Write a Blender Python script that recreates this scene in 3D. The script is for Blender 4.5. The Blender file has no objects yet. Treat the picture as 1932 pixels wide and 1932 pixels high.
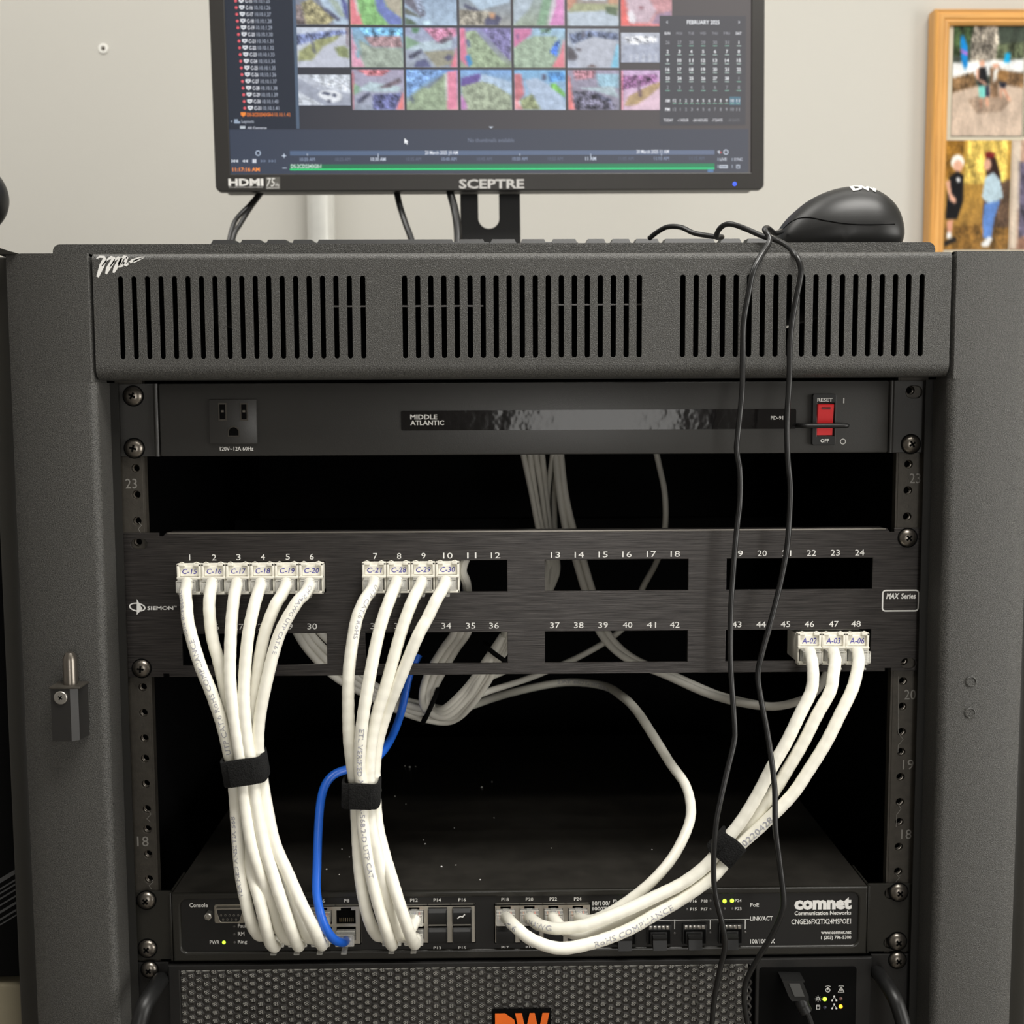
import bpy, bmesh, math, random
from mathutils import Vector, Matrix
random.seed(7)
PI = math.pi
SC = bpy.context.scene
COL = SC.collection
# ------------------------------------------------------------------ camera
# all building below is in millimetres: X right along the rack front, Y into the rack
# (0 = face of the mounting rails), Z up from the top edge of the patch panel.
ZOFF = 1080.0            # height of that edge above the floor
CAMP = (-16.9160, -684.604, 70.1197)
PITCH, YAW, ROLL, FPX = 0.0868054, 0.0141690, 0.0045908, 2150.0
cy, sy, cp, sp = math.cos(YAW), math.sin(YAW), math.cos(PITCH), math.sin(PITCH)
FW = Vector((sy*cp, cy*cp, -sp)); RT = Vector((cy, -sy, 0)); DN = FW.cross(RT)
cr, sr = math.cos(ROLL), math.sin(ROLL)
RT2 = RT*cr + DN*sr; DN2 = DN*cr - RT*sr
def mm(p): return Vector((p[0]*.001, p[1]*.001, (p[2]+ZOFF)*.001))
cam_d = bpy.data.cameras.new('camera'); cam = bpy.data.objects.new('camera', cam_d); COL.objects.link(cam)
rm = Matrix((RT2, -DN2, -FW)).transposed().to_4x4()
cam.matrix_world = Matrix.Translation(mm(CAMP)) @ rm
cam_d.sensor_width = 36; cam_d.lens = FPX/1932*36; cam_d.clip_start = .01; cam_d.clip_end = 50
cam_d.dof.use_dof = True; cam_d.dof.focus_distance = .665; cam_d.dof.aperture_fstop = 13
SC.camera = cam
# ------------------------------------------------------------------ world, lights, exposure
W = bpy.data.worlds.new('world'); SC.world = W; W.use_nodes = True
W.node_tree.nodes['Background'].inputs[0].default_value = (.9, .95, 1, 1)
W.node_tree.nodes['Background'].inputs[1].default_value = .03
def area(name, loc, size, power, target, color=(1, .975, .93)):
    l = bpy.data.lights.new(name, 'AREA'); l.shape = 'RECTANGLE'; l.size, l.size_y = size; l.energy = power; l.color = color
    o = bpy.data.objects.new(name, l); COL.objects.link(o); o.location = mm(loc)
    o.rotation_euler = (mm(target)-mm(loc)).to_track_quat('-Z', 'Y').to_euler(); return o
area('ceiling_light', (500, -680, 1420), (1.1, .5), 25, (500, -680, 0))
area('ceiling_light', (-800, 150, 1420), (1.2, .5), 9, (-800, 150, 0))
area('ceiling_light', (500, 350, 1420), (1.2, .3), 3, (500, 350, 0))
area('added_fill_light', (277, -2550, -80), (.46, 1.2), 6.5, (277, 0, -80), (1, .98, .94))  # added source, no window there: gives the bright reflection in the glossy label
area('added_fill_light', (1860, -900, -60), (1.0, 1.2), 16, (0, -900, -60), (1, .98, .94))  # added side light, no window there: brightens edges that face right
SC.view_settings.view_transform = 'Standard'; SC.view_settings.look = 'None'
SC.view_settings.gamma = 1; SC.view_settings.use_curve_mapping = False; SC.view_settings.exposure = 0.55
SC.cycles.use_denoising = True
SC.cycles.max_bounces = 8; SC.cycles.diffuse_bounces = 4; SC.cycles.transparent_max_bounces = 12
SC.cycles.sample_clamp_indirect = 6
# ------------------------------------------------------------------ helpers
def ray(u, v): return RT2*((u-966)/FPX) + DN2*((v-966)/FPX) + FW
def at(u, v, Y=0.0):
    """point in the rack's frame that stands at depth Y on the line of sight through photo pixel (u,v)"""
    d = ray(u, v); t = (Y-CAMP[1])/d.y
    return Vector(CAMP) + d*t
def ax(u, v, Y=0.0): return at(u, v, Y).x
def az(u, v, Y=0.0): return at(u, v, Y).z
def srgb(r, g, b):
    f = lambda c: (c/255)/12.92 if c/255 <= .04045 else ((c/255+.055)/1.055)**2.4
    return (f(r), f(g), f(b), 1)
MATS = {}
def mat(name, col, rough=.5, metal=0., spec=.5, bump=None, emit=None, alpha=1, trans=0, coat=0, sheen=0, vary=None):
    if name in MATS: return MATS[name]
    m = bpy.data.materials.new(name); m.use_nodes = True; nt = m.node_tree; b = nt.nodes['Principled BSDF']
    col = tuple(col) if len(col) == 4 else tuple(col)+(1,)
    b.inputs['Base Color'].default_value = col; b.inputs['Roughness'].default_value = rough
    b.inputs['Metallic'].default_value = metal; b.inputs['Specular IOR Level'].default_value = spec
    b.inputs['Alpha'].default_value = alpha; b.inputs['Transmission Weight'].default_value = trans
    b.inputs['Coat Weight'].default_value = coat; b.inputs['Sheen Weight'].default_value = sheen
    if emit: b.inputs['Emission Color'].default_value = tuple(emit[:3])+(1,); b.inputs['Emission Strength'].default_value = emit[3]
    tc = nt.nodes.new('ShaderNodeTexCoord')
    def noise(scale, detail=3, rough_=.55):
        mp = nt.nodes.new('ShaderNodeMapping'); n = nt.nodes.new('ShaderNodeTexNoise')
        nt.links.new(tc.outputs['Object'], mp.inputs[0]); nt.links.new(mp.outputs[0], n.inputs['Vector'])
        mp.inputs['Scale'].default_value = scale if hasattr(scale, '__len__') else (scale,)*3
        n.inputs['Scale'].default_value = 1; n.inputs['Detail'].default_value = detail; n.inputs['Roughness'].default_value = rough_
        return n
    if bump:
        n = noise(bump[0], bump[3] if len(bump) > 3 else 3)
        bp = nt.nodes.new('ShaderNodeBump'); bp.inputs['Strength'].default_value = bump[1]; bp.inputs['Distance'].default_value = bump[2]
        nt.links.new(n.outputs['Fac'], bp.inputs['Height']); nt.links.new(bp.outputs[0], b.inputs['Normal'])
    # every surface keeps a little procedural variation in colour
    v = vary or (35, .06)
    n2 = noise(v[0], 4); mr = nt.nodes.new('ShaderNodeMapRange'); mr.inputs[1].default_value = .25; mr.inputs[2].default_value = .75
    mr.inputs[3].default_value = 1-v[1]; mr.inputs[4].default_value = 1+v[1]
    nt.links.new(n2.outputs['Fac'], mr.inputs[0])
    mx = nt.nodes.new('ShaderNodeVectorMath'); mx.operation = 'SCALE'; mx.inputs[0].default_value = col[:3]
    nt.links.new(mr.outputs[0], mx.inputs['Scale']); nt.links.new(mx.outputs[0], b.inputs['Base Color'])
    MATS[name] = m; return m
def colmat(name, emit=0, rough=.5, spec=.5):
    """material that takes the printed or displayed picture from a colour attribute"""
    m = bpy.data.materials.new(name); m.use_nodes = True; nt = m.node_tree; b = nt.nodes['Principled BSDF']
    a = nt.nodes.new('ShaderNodeVertexColor'); a.layer_name = 'Col'
    b.inputs['Roughness'].default_value = rough; b.inputs['Specular IOR Level'].default_value = spec
    if emit:
        b.inputs['Base Color'].default_value = (.01, .01, .012, 1)
        nt.links.new(a.outputs[0], b.inputs['Emission Color']); b.inputs['Emission Strength'].default_value = emit
    else: nt.links.new(a.outputs[0], b.inputs['Base Color'])
    MATS[name] = m; return m

class MB:
    """collects shapes (in mm) and links them as one mesh object"""
    def __init__(s): s.v = []; s.f = []; s.m = []; s.c = []; s.cur = 0; s.col = (1, 1, 1, 1); s.mats = []
    def use(s, m):
        if m not in s.mats: s.mats.append(m)
        s.cur = s.mats.index(m); return s
    def face(s, ids, col=None): s.f.append(ids); s.m.append(s.cur); s.c.append(col or s.col)
    def add(s, vs, fs):
        o = len(s.v); s.v += [Vector(p) for p in vs]
        for f in fs: s.face([i+o for i in f])
        return s
    def quad(s, *p): return s.add(p, [list(range(len(p)))])
    def box(s, x0, x1, y0, y1, z0, z1, b=0, M=None, seg=2):
        x0, x1 = sorted((x0, x1)); y0, y1 = sorted((y0, y1)); z0, z1 = sorted((z0, z1))
        if b <= 0:
            vs = [(x, y, z) for x in (x0, x1) for y in (y0, y1) for z in (z0, z1)]
            fs = [(0, 1, 3, 2), (4, 6, 7, 5), (0, 4, 5, 1), (2, 3, 7, 6), (0, 2, 6, 4), (1, 5, 7, 3)]
        else:
            bm = bmesh.new(); bmesh.ops.create_cube(bm, size=1)
            for v in bm.verts: v.co = Vector(((x0+x1)/2+v.co.x*(x1-x0), (y0+y1)/2+v.co.y*(y1-y0), (z0+z1)/2+v.co.z*(z1-z0)))
            b = min(b, .49*min(x1-x0, y1-y0, z1-z0))
            bmesh.ops.bevel(bm, geom=bm.edges[:], offset=b, segments=seg, profile=.5, affect='EDGES')
            bm.verts.index_update(); vs = [v.co.copy() for v in bm.verts]; fs = [[v.index for v in f.verts] for f in bm.faces]; bm.free()
        if M: vs = [M @ Vector(p) for p in vs]
        return s.add(vs, fs)
    def tube(s, pts, r, n=12, cap=True, flat=1.0):
        """sweep a circle (or ellipse) of radius r, a number or one per point"""
        pts = [Vector(p) for p in pts]; N = len(pts); R = r if hasattr(r, '__len__') else [r]*N
        T = [(pts[min(i+1, N-1)]-pts[max(i-1, 0)]).normalized() for i in range(N)]
        u = T[0].orthogonal().normalized(); o = len(s.v)
        for i in range(N):
            u = (u - T[i]*u.dot(T[i])).normalized(); w = T[i].cross(u)
            for k in range(n):
                a = 2*PI*k/n; s.v.append(pts[i] + (u*math.cos(a) + w*math.sin(a)*flat)*R[i])
        for i in range(N-1):
            for k in range(n):
                k2 = (k+1) % n; s.face([o+i*n+k, o+i*n+k2, o+(i+1)*n+k2, o+(i+1)*n+k])
        if cap: s.face([o+k for k in range(n)][::-1]); s.face([o+(N-1)*n+k for k in range(n)])
        return s
    def lathe(s, prof, c, axis=(0, -1, 0), n=24):
        """prof: (radius, distance along the axis)"""
        A = Vector(axis).normalized(); u = A.orthogonal().normalized(); w = A.cross(u); c = Vector(c); o = len(s.v); N = len(prof)
        for r, h in prof:
            for k in range(n):
                a = 2*PI*k/n; s.v.append(c + A*h + (u*math.cos(a)+w*math.sin(a))*max(r, 1e-4))
        for i in range(N-1):
            for k in range(n):
                k2 = (k+1) % n; s.face([o+i*n+k, o+i*n+k2, o+(i+1)*n+k2, o+(i+1)*n+k])
        s.face([o+k for k in range(n)][::-1]); s.face([o+(N-1)*n+k for k in range(n)]); return s
    def prism(s, poly, y0, y1):
        """polygon in X,Z pushed from y0 to y1"""
        n = len(poly); o = len(s.v)
        for y in (y0, y1):
            for x, z in poly: s.v.append(Vector((x, y, z)))
        s.face(list(range(o, o+n))); s.face(list(range(o+n, o+2*n))[::-1])
        for k in range(n): s.face([o+k, o+n+k, o+n+(k+1) % n, o+(k+1) % n])
        return s
    def extr(s, prof, x0, x1):
        """closed profile in Y,Z run along X"""
        n = len(prof); o = len(s.v)
        for x in (x0, x1):
            for y, z in prof: s.v.append(Vector((x, y, z)))
        s.face(list(range(o, o+n))); s.face(list(range(o+n, o+2*n))[::-1])
        for k in range(n): s.face([o+k, o+n+k, o+n+(k+1) % n, o+(k+1) % n])
        return s
    def extz(s, prof, z0, z1):
        """closed profile in X,Y run along Z"""
        n = len(prof); o = len(s.v)
        for z in (z0, z1):
            for x, y in prof: s.v.append(Vector((x, y, z)))
        s.face(list(range(o, o+n))); s.face(list(range(o+n, o+2*n))[::-1])
        for k in range(n): s.face([o+k, o+n+k, o+n+(k+1) % n, o+(k+1) % n])
        return s
    def plate(s, loops, y0, y1, bev=0.0, res=1):
        """sheet in the X,Z plane with holes; the first loop is the outline"""
        cu = bpy.data.curves.new('tmp', 'CURVE'); cu.dimensions = '2D'; cu.fill_mode = 'BOTH'
        t = abs(y1-y0)/2; cu.extrude = max(t-bev, 0.01); cu.bevel_depth = bev; cu.bevel_resolution = res; cu.offset = -bev
        for lp in loops:
            sp_ = cu.splines.new('POLY'); sp_.points.add(len(lp)-1); sp_.use_cyclic_u = True
            for i, (x, z) in enumerate(lp): sp_.points[i].co = (x, z, 0, 1)
        ob = bpy.data.objects.new('tmp', cu); me = bpy.data.meshes.new_from_object(ob)
        c = (y0+y1)/2; vs = [(v.co.x, c-v.co.z, v.co.y) for v in me.vertices]; fs = [list(p.vertices) for p in me.polygons]
        bpy.data.objects.remove(ob); bpy.data.curves.remove(cu); bpy.data.meshes.remove(me)
        return s.add(vs, fs)
    def text(s, st, x0, z0, x1, z1, Y, bold=0.0, shear=0, plane=None, col=None):
        """lettering fitted to the box x0..x1, z0..z1 on the plane Y"""
        V, F = text_geo(st, bold, shear)
        if not V: return s
        a0 = min(p[0] for p in V); a1 = max(p[0] for p in V); b0 = min(p[1] for p in V); b1 = max(p[1] for p in V)
        ww = (x1-x0)/max(a1-a0, 1e-6); hh = (z1-z0)/max(b1-b0, 1e-6)
        if a1-a0 < .2: ww = hh; x0 = (x0+x1)/2-(a1-a0)*ww/2
        o = len(s.v)
        for p in V:
            x = x0+(p[0]-a0)*ww; z = z0+(p[1]-b0)*hh
            s.v.append(Vector(plane(x, z)) if plane else Vector((x, Y, z)))
        for f in F: s.face([i+o for i in f], col)
        return s
    def ptext(s, st, u0, v0, u1, v1, Y, bold=0.0, shear=0):
        a = at(u0, v1, Y); b = at(u1, v0, Y); return s.text(st, a.x, a.z, b.x, b.z, Y, bold, shear)
    def stroke(s, pts, w, Y=None, z=0):
        """flat ribbon through 2D points (x,z) on plane Y, or 3D points facing the front"""
        P = [Vector((p[0], Y, p[1])) if Y is not None else Vector(p) for p in pts]; N = len(P)
        Wd = w if hasattr(w, '__len__') else [w]*N; o = len(s.v)
        for i in range(N):
            t = P[min(i+1, N-1)]-P[max(i-1, 0)]; t.y = 0; t = t.normalized(); n = Vector((-t.z, 0, t.x))
            s.v.append(P[i]+n*Wd[i]/2); s.v.append(P[i]-n*Wd[i]/2)
        for i in range(N-1): s.face([o+2*i, o+2*i+1, o+2*i+3, o+2*i+2])
        return s
    def build(s, name, m=None, parent=None, smooth=30, origin=None):
        if m and not s.mats: s.mats = [m]
        org = Vector(origin) if origin is not None else (Vector(parent['_o']) if parent and '_o' in parent else Vector((0, 0, 0)))
        base = Vector((0, 0, 0)) if parent else Vector((0, 0, ZOFF))
        me = bpy.data.meshes.new(name)
        me.from_pydata([(p-org)*.001 for p in s.v], [], s.f)
        for k in s.mats: me.materials.append(k)
        if len(s.mats) > 1: me.polygons.foreach_set('material_index', s.m)
        if any(c != (1, 1, 1, 1) for c in s.c):
            ca = me.color_attributes.new('Col', 'FLOAT_COLOR', 'CORNER'); buf = []
            for f, c in zip(s.f, s.c):
                if isinstance(c, list):
                    for q in c: buf += q
                else: buf += list(c)*len(f)
            ca.data.foreach_set('color', buf)
        if smooth:
            me.polygons.foreach_set('use_smooth', [True]*len(me.polygons)); me.set_sharp_from_angle(angle=math.radians(smooth))
        ob = bpy.data.objects.new(name, me); COL.objects.link(ob)
        if parent: ob.parent = parent; ob.location = (0, 0, 0)
        else: ob.location = (org+base)*.001
        ORG[ob.name] = org
        if parent: ob['_o'] = list(org)
        return ob
ORG = {}
def imprint(mb, ob, m=None):
    """print the collected shapes onto an existing part, inside its own mesh"""
    org = ORG[ob.name]; me = ob.data; m = m or mb.mats[0]
    if m.name not in [k.name for k in me.materials]: me.materials.append(m)
    idx = [k.name for k in me.materials].index(m.name)
    bm = bmesh.new(); bm.from_mesh(me); vs = [bm.verts.new((p-org)*.001) for p in mb.v]
    for f in mb.f:
        try: fc = bm.faces.new([vs[i] for i in f])
        except ValueError: continue
        fc.material_index = idx; fc.smooth = False
    for v in [v for v in vs if not v.link_faces]: bm.verts.remove(v)
    bm.to_mesh(me); bm.free(); return ob
_TC = {}
def text_geo(st, bold=0.0, shear=0):
    k = (st, bold, shear)
    if k not in _TC:
        cu = bpy.data.curves.new('tmp', 'FONT'); cu.body = st; cu.size = 1; cu.offset = bold; cu.shear = shear; cu.resolution_u = 2
        ob = bpy.data.objects.new('tmp', cu); me = bpy.data.meshes.new_from_object(ob)
        _TC[k] = ([(v.co.x, v.co.y) for v in me.vertices], [list(p.vertices) for p in me.polygons])
        bpy.data.objects.remove(ob); bpy.data.curves.remove(cu); bpy.data.meshes.remove(me)
    return _TC[k]
def tag(o, label, cat=None, group=None, kind=None):
    if label: o['label'] = label
    if cat: o['category'] = cat
    if group: o['group'] = group
    if kind: o['kind'] = kind
    return o
def thing(name, label, cat, loc, group=None):
    o = bpy.data.objects.new(name, None); COL.objects.link(o); loc = Vector(loc)
    o.location = mm(loc); o.empty_display_size = .01; o['_o'] = list(loc)
    return tag(o, label, cat, group)
def crom(pts, n=10):
    P = [Vector(p) for p in pts]; out = []
    for i in range(len(P)-1):
        p0 = P[max(i-1, 0)]; p1 = P[i]; p2 = P[i+1]; p3 = P[min(i+2, len(P)-1)]
        for k in range(n):
            t = k/n; out.append(.5*((2*p1)+(p2-p0)*t+(2*p0-5*p1+4*p2-p3)*t*t+(3*p1-p0-3*p2+p3)*t**3))
    out.append(P[-1]); return out
def pathpx(L, n=10): return crom([at(*p) for p in L], n)
def rrect(x0, z0, x1, z1, r, n=5):
    x0, x1 = sorted((x0, x1)); z0, z1 = sorted((z0, z1)); out = []
    for cx, cz, a0 in ((x1-r, z1-r, 0), (x0+r, z1-r, 90), (x0+r, z0+r, 180), (x1-r, z0+r, 270)):
        for k in range(n+1):
            a = math.radians(a0+90*k/n); out.append((cx+r*math.cos(a), cz+r*math.sin(a)))
    return out
def circ(cx, cz, r, n=16): return [(cx+r*math.cos(2*PI*k/n), cz+r*math.sin(2*PI*k/n)) for k in range(n)]

# ------------------------------------------------------------------ materials
M_pow = mat('textured black powder coat', (.058, .0565, .052), .42, spec=.5, bump=(1900, .65, .0006, 1), vary=(1700, 1.0))
M_smooth = mat('smooth black metal', (.018, .017, .014), .30, spec=.45, bump=(1500, .15, .0003, 1))
M_sat = mat('satin black panel', (.031, .030, .028), .36, spec=.5, bump=(2500, .12, .0003, 1))
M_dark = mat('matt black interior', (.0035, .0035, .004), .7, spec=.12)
M_void = mat('deep black plastic and hollows', (.002, .002, .002), .8, spec=.08)  # black plastic parts; also flat stand-ins for shaded holes and recesses
M_rail = mat('dark zinc rail', (.055, .049, .040), .42, metal=.35, bump=(900, .2, .0003, 2), vary=(220, .2))
M_brush = mat('brushed black aluminium', (.040, .036, .034), .33, metal=.55, bump=((35, 10, 1500), .5, .0003, 3), vary=((45, 10, 1600), .75))
M_edge = mat('bare bright edge metal', (.30, .28, .25), .4, metal=.8)
M_screw = mat('blackened steel screw', (.20, .18, .155), .30, metal=.9)
M_bright = mat('bright nickel', (.55, .53, .49), .28, metal=.95)
M_ink = mat('white printed ink', (.78, .77, .74), .6)
M_inkg = mat('faint grey etching', (.22, .21, .19), .5)
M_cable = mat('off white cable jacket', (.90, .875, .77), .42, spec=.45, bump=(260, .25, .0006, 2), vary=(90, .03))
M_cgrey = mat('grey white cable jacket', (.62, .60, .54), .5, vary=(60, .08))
M_blue = mat('blue cable jacket', (.012, .12, .62), .36, spec=.5)
M_black = mat('black cable jacket', (.008, .008, .008), .32, spec=.5)
M_print = mat('grey jacket print', (.36, .36, .41), .6)
M_jack = mat('cream jack plastic', (.84, .81, .71), .38)
M_pen = mat('blue pen ink', (.035, .03, .35), .6)
M_clear = mat('clear connector plastic', (.80, .79, .74), .1, alpha=.30, spec=.9)
M_clear2 = mat('clear connector rim', (.74, .72, .66), .15, alpha=.75, spec=.8)
M_velcro = mat('black hook and loop fabric', (.012, .012, .012), .95, spec=.1, bump=(1100, 1, .0012, 3), sheen=.03, vary=(1200, .5))
M_gloss = mat('gloss black label film', (.008, .007, .007), .09, spec=.30, bump=((90, 90, 90), .35, .0006, 2))
M_rubber = mat('black moulded plastic', (.009, .009, .009), .42, spec=.4)
M_mouse = mat('satin mouse plastic', (.008, .008, .008), .40, spec=.5, bump=(3000, .08, .0002, 1))
M_red = mat('red switch rocker', (.55, .018, .022), .25, spec=.6, emit=(.9, .03, .03, .10))
M_green = mat('lit green led', (.4, .9, .05), .3, emit=(.50, 1, .04, 1.3))
M_amber = mat('lit amber led', (.9, .5, .02), .3, emit=(1, .42, .02, 1.3))
M_off = mat('unlit led', (.10, .095, .09), .3)
M_orange = mat('orange logo face', (.95, .17, .015), .35)
M_gold = mat('gold contacts', (.75, .6, .35), .3, metal=.9)
M_wall2 = mat('low bounce wall', (.26, .25, .24), .8)  # wall copy darkened so the unseen walls bounce less light
M_wall = mat('painted plaster wall', (.56, .545, .50), .75, spec=.3, bump=(300, .15, .0008, 3), vary=(1.6, .02))
M_floor = mat('speckled floor tile', (.17, .155, .135), .5, vary=(220, .3))
M_ceil = mat('ceiling tile', (.75, .74, .70), .9, vary=(120, .08))

# ------------------------------------------------------------------ room
def struct(name, b, m): o = b.build(name, m); tag(o, None, kind='structure'); return o
XL, XR, YF, YB, ZF, ZC = -1500, 1900, -2600, 890, -ZOFF, 1450
struct('floor', MB().box(XL, XR, YF, YB, ZF-60, ZF), M_floor)
struct('ceiling', MB().box(XL, XR, YF, YB, ZC, ZC+60), M_ceil)
struct('wall_back', MB().box(XL, XR, YB, YB+80, ZF, ZC), M_wall)
struct('wall_front', MB().box(XL, XR, YF-80, YF, ZF, ZC), M_wall2)
struct('wall_left', MB().box(XL-80, XL, YF, YB, ZF, ZC), M_wall2)
struct('wall_right', MB().box(XR, XR+80, YF, YB, ZF, ZC), M_wall)
struct('baseboard_back', MB().box(XL, XR, YB-12, YB, ZF, ZF+100), M_dark)

# screw anchor in the wall
c = at(194, 91, YB-2)
a = MB().lathe([(6.5, 0), (6.2, 1.6), (3.4, 1.9), (2.8, 1.0)], c+Vector((0, 2, 0)))
a.mats = [mat('white anchor plastic', (.86, .85, .8), .5)]
t = thing('wall_anchor', 'small white screw anchor in the bare wall left of the monitor', 'wall anchor', c+Vector((0, 2, 0)))
a.build('anchor_collar', None, t)
MB().lathe([(2.7, 0), (2.3, .8), (.4, 1.1)], c+Vector((0, .9, 0))).build('screw_head', M_screw, t)

# conduit
c = at(606, 420, YB-21); z0 = -ZOFF; R_ = 18.5
t = thing('conduit_pipe', 'pale vertical pipe on the wall, seen below the monitor', 'pipe', (c.x, YB-21, -ZOFF))
MB().lathe([(R_, 0), (R_, ZC+ZOFF)], (c.x, YB-21, -ZOFF), (0, 0, 1), 32).build('pipe_run', mat('painted conduit', (.72, .72, .68), .3, metal=.25), t)
for zz in (-500, 900): MB().box(c.x-34, c.x+34, YB-3, YB, zz-9, zz+9, 1).tube([(c.x-R_-1, YB, zz)]+[(c.x-math.cos(q)*(R_+1.5), YB-21-math.sin(q)*(R_+1.5), zz) for q in [PI*k/10 for k in range(11)]]+[(c.x+R_+1, YB, zz)], 3, 6).build('strap', M_edge, t)

# ================================================================== the rack
rack = thing('equipment_rack', 'textured black steel equipment rack with a slotted top cover, holding all the gear', 'equipment rack', (0, 0, -ZOFF))
YFACE, TOPZ, BOTZ = -30.0, 160.6, -ZOFF+20
# side pillars: C shaped folded sheet, rounded inner corner, bevelled outer corner
def pillar(sgn):
    xi, xo = 243.6*sgn, 283*sgn
    def arc(cx, cyy, r, a0, a1, n=6): return [(cx+sgn*r*math.cos(math.radians(a0+(a1-a0)*k/n)), cyy+r*math.sin(math.radians(a0+(a1-a0)*k/n))) for k in range(n+1)]
    r = 5
    prof = [(xi, -7)] + arc(xi+sgn*r, YFACE+r, r, 180, 270) + [(xo, YFACE), (xo+sgn*11.5, YFACE+7), (xo+sgn*11.5, 520), (xo+sgn*9.5, 520), (xo+sgn*9.5, YFACE+9), (xo-sgn*1, YFACE+2.4), (xi+sgn*(r+1), YFACE+2.4), (xi+sgn*2.4, YFACE+r+1), (xi+sgn*2.4, -7)]
    b = MB().extz(prof, BOTZ, 88.6); b.use(M_pow)
    # the upper end stands outside the cover
    prof2 = [(x if abs(x) > 245.2 else 245.2*sgn, y) for x, y in prof]
    prof2 = [(245.2*sgn, -7), (245.2*sgn, YFACE+1.2), (246.2*sgn, YFACE)] + prof[8:]
    b.extz(prof2, 88.6, TOPZ)
    # capped top
    b.extz([(245.2*sgn, -7), (245.2*sgn, YFACE+1), (xo, YFACE+1), (xo+sgn*11, YFACE+8), (xo+sgn*11, 518), (245.2*sgn, 518)], TOPZ-1.5, TOPZ)
    o = b.build('side_pillar', M_pow, rack, smooth=45)
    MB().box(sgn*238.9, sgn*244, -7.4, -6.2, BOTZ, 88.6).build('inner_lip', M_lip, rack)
    return o
M_lip = mat('shade-toned lip', (.013, .0125, .011), .6, spec=.25)  # near-black colour carries the shade lying on this lip
pl_l = pillar(-1); pl_r = pillar(1)
tag(pl_l, 'left pillar with a hinge pin'); tag(pl_r, 'right pillar with two small plugs')
for sgn in (-1, 1):
    MB().box(sgn*296.2, sgn*309, -14, 520, BOTZ, TOPZ+.4, 1.5).build('side_panel', M_smooth, rack)
# plugs in the right pillar
for (u, v) in ((1832, 1286), (1830, 1345)):
    c = at(u, v, YFACE)
    MB().lathe([(3.3, 0), (3.3, .5), (2.7, .75), (2.4, .3), (.1, .35)], c, n=20).build('hole_plug', M_pow, pl_r)
# hinge pin bracket on the left pillar
c = at(124, 1300, YFACE-12)
x0, x1 = ax(97, 1350, YFACE-14), ax(142, 1350, YFACE-14); zt, zb = az(120, 1298, YFACE-12), az(120, 1397, YFACE-12)
hb = MB().extz([(x0, YFACE-14), (x0+11, YFACE-14), (x1+1, YFACE-11), (x1+3, YFACE-1), (x0, YFACE-1)], zb, zt).build('hinge_bracket', mat('dark bracket', (.014, .013, .012), .4), pl_l)
MB().box(x0-.6, x1+3.6, YFACE-15, YFACE-.5, zt, zt+1.2, .4).build('bracket_lip', M_rail, hb)
MB().lathe([(4, 0), (4, 13.5), (3.6, 16), (2.4, 18.4), (.3, 19.2)], (x0+9, YFACE-7, zt+1), (0, 0, 1)).build('hinge_pin', M_screw, hb)
def screw_geo(c, R=5.4, ang=None, m=None, flat=False):
    c = Vector(c); b = MB().use(m or M_screw)
    pr = [(R, 0), (R, .5), (R*.93, 1.3), (R*.75, 2.2), (R*.5, 2.85), (R*.25, 3.1), (.02, 3.15)] if not flat else [(R, 0), (R, .8), (R*.9, 1.1), (.02, 1.2)]
    b.lathe(pr, c, n=28)
    ang = random.uniform(0, PI/2) if ang is None else ang
    b.use(M_void); h = 3.2 if not flat else 1.25  # raised black bars stand in for the shaded cross recess
    for k in range(2):
        M = Matrix.Translation(c) @ Matrix.Rotation(ang+k*PI/2, 4, 'Y')
        b.box(-R*.38, R*.38, -h, -h+1.6, -R*.12, R*.12, .15, M, 1)
    return b
screw_geo(at(115, 1316, YFACE-14.2), 3.8, .6, M_bright, True).build('screw', None, hb)
# little latch plate on the pillar's top corner
a = at(2, 476, YFACE+2); b_ = at(38, 473, YFACE+2)
MB().prism([(a.x-3, TOPZ), (b_.x, TOPZ), (b_.x-6, TOPZ+1.6), (a.x-3, TOPZ+4.2)], YFACE+2, YFACE+22).build('corner_latch', M_smooth, rack)

# slotted top cover
slots = []
zt, zb = az(990, 519, YFACE), az(990, 675, YFACE)
for (ua, ub) in ((229, 685), (764, 1206), (1288, 1738)):
    xa, xb = ax(ua, 597, YFACE), ax(ub, 597, YFACE)
    for i in range(19):
        x = xa+(xb-xa)*i/18; slots.append(rrect(x-1.5, zb, x+1.5, zt, 1.45, 4))
XC = 243.4
r = 7.0; zl = 88.9+r+1
cov = MB().use(M_pow)
cov.plate([[(-XC, zl), (XC, zl), (XC, 156.8), (-XC, 156.8)]]+[s[::-1] for s in slots], YFACE, YFACE+1.6, .12)
pr = [(YFACE+r-r*math.cos(t), zl-r*math.sin(t)) for t in [PI/2*k/8 for k in range(9)]]
pr2 = [(YFACE+r-(r-1.6)*math.cos(t), zl-(r-1.6)*math.sin(t)) for t in [PI/2*k/8 for k in range(9)]]
cov.extr(pr+[(-7, zl-r), (-7, zl-r+1.6)]+pr2[::-1], -XC, XC)
r2 = 3.8
pr = [(YFACE+r2-r2*math.cos(t), 156.8+r2*math.sin(t)) for t in [PI/2*k/6 for k in range(7)]]
pr2 = [(YFACE+r2-(r2-1.4)*math.cos(t), 156.8+(r2-1.4)*math.sin(t)) for t in [PI/2*k/6 for k in range(7)]]
cov.extr(pr+[(500, 160.6), (500, 159.2)]+pr2[::-1], -XC, XC)
cover = cov.build('top_cover', M_pow, rack, smooth=40); tag(cover, 'slotted cover')
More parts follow.
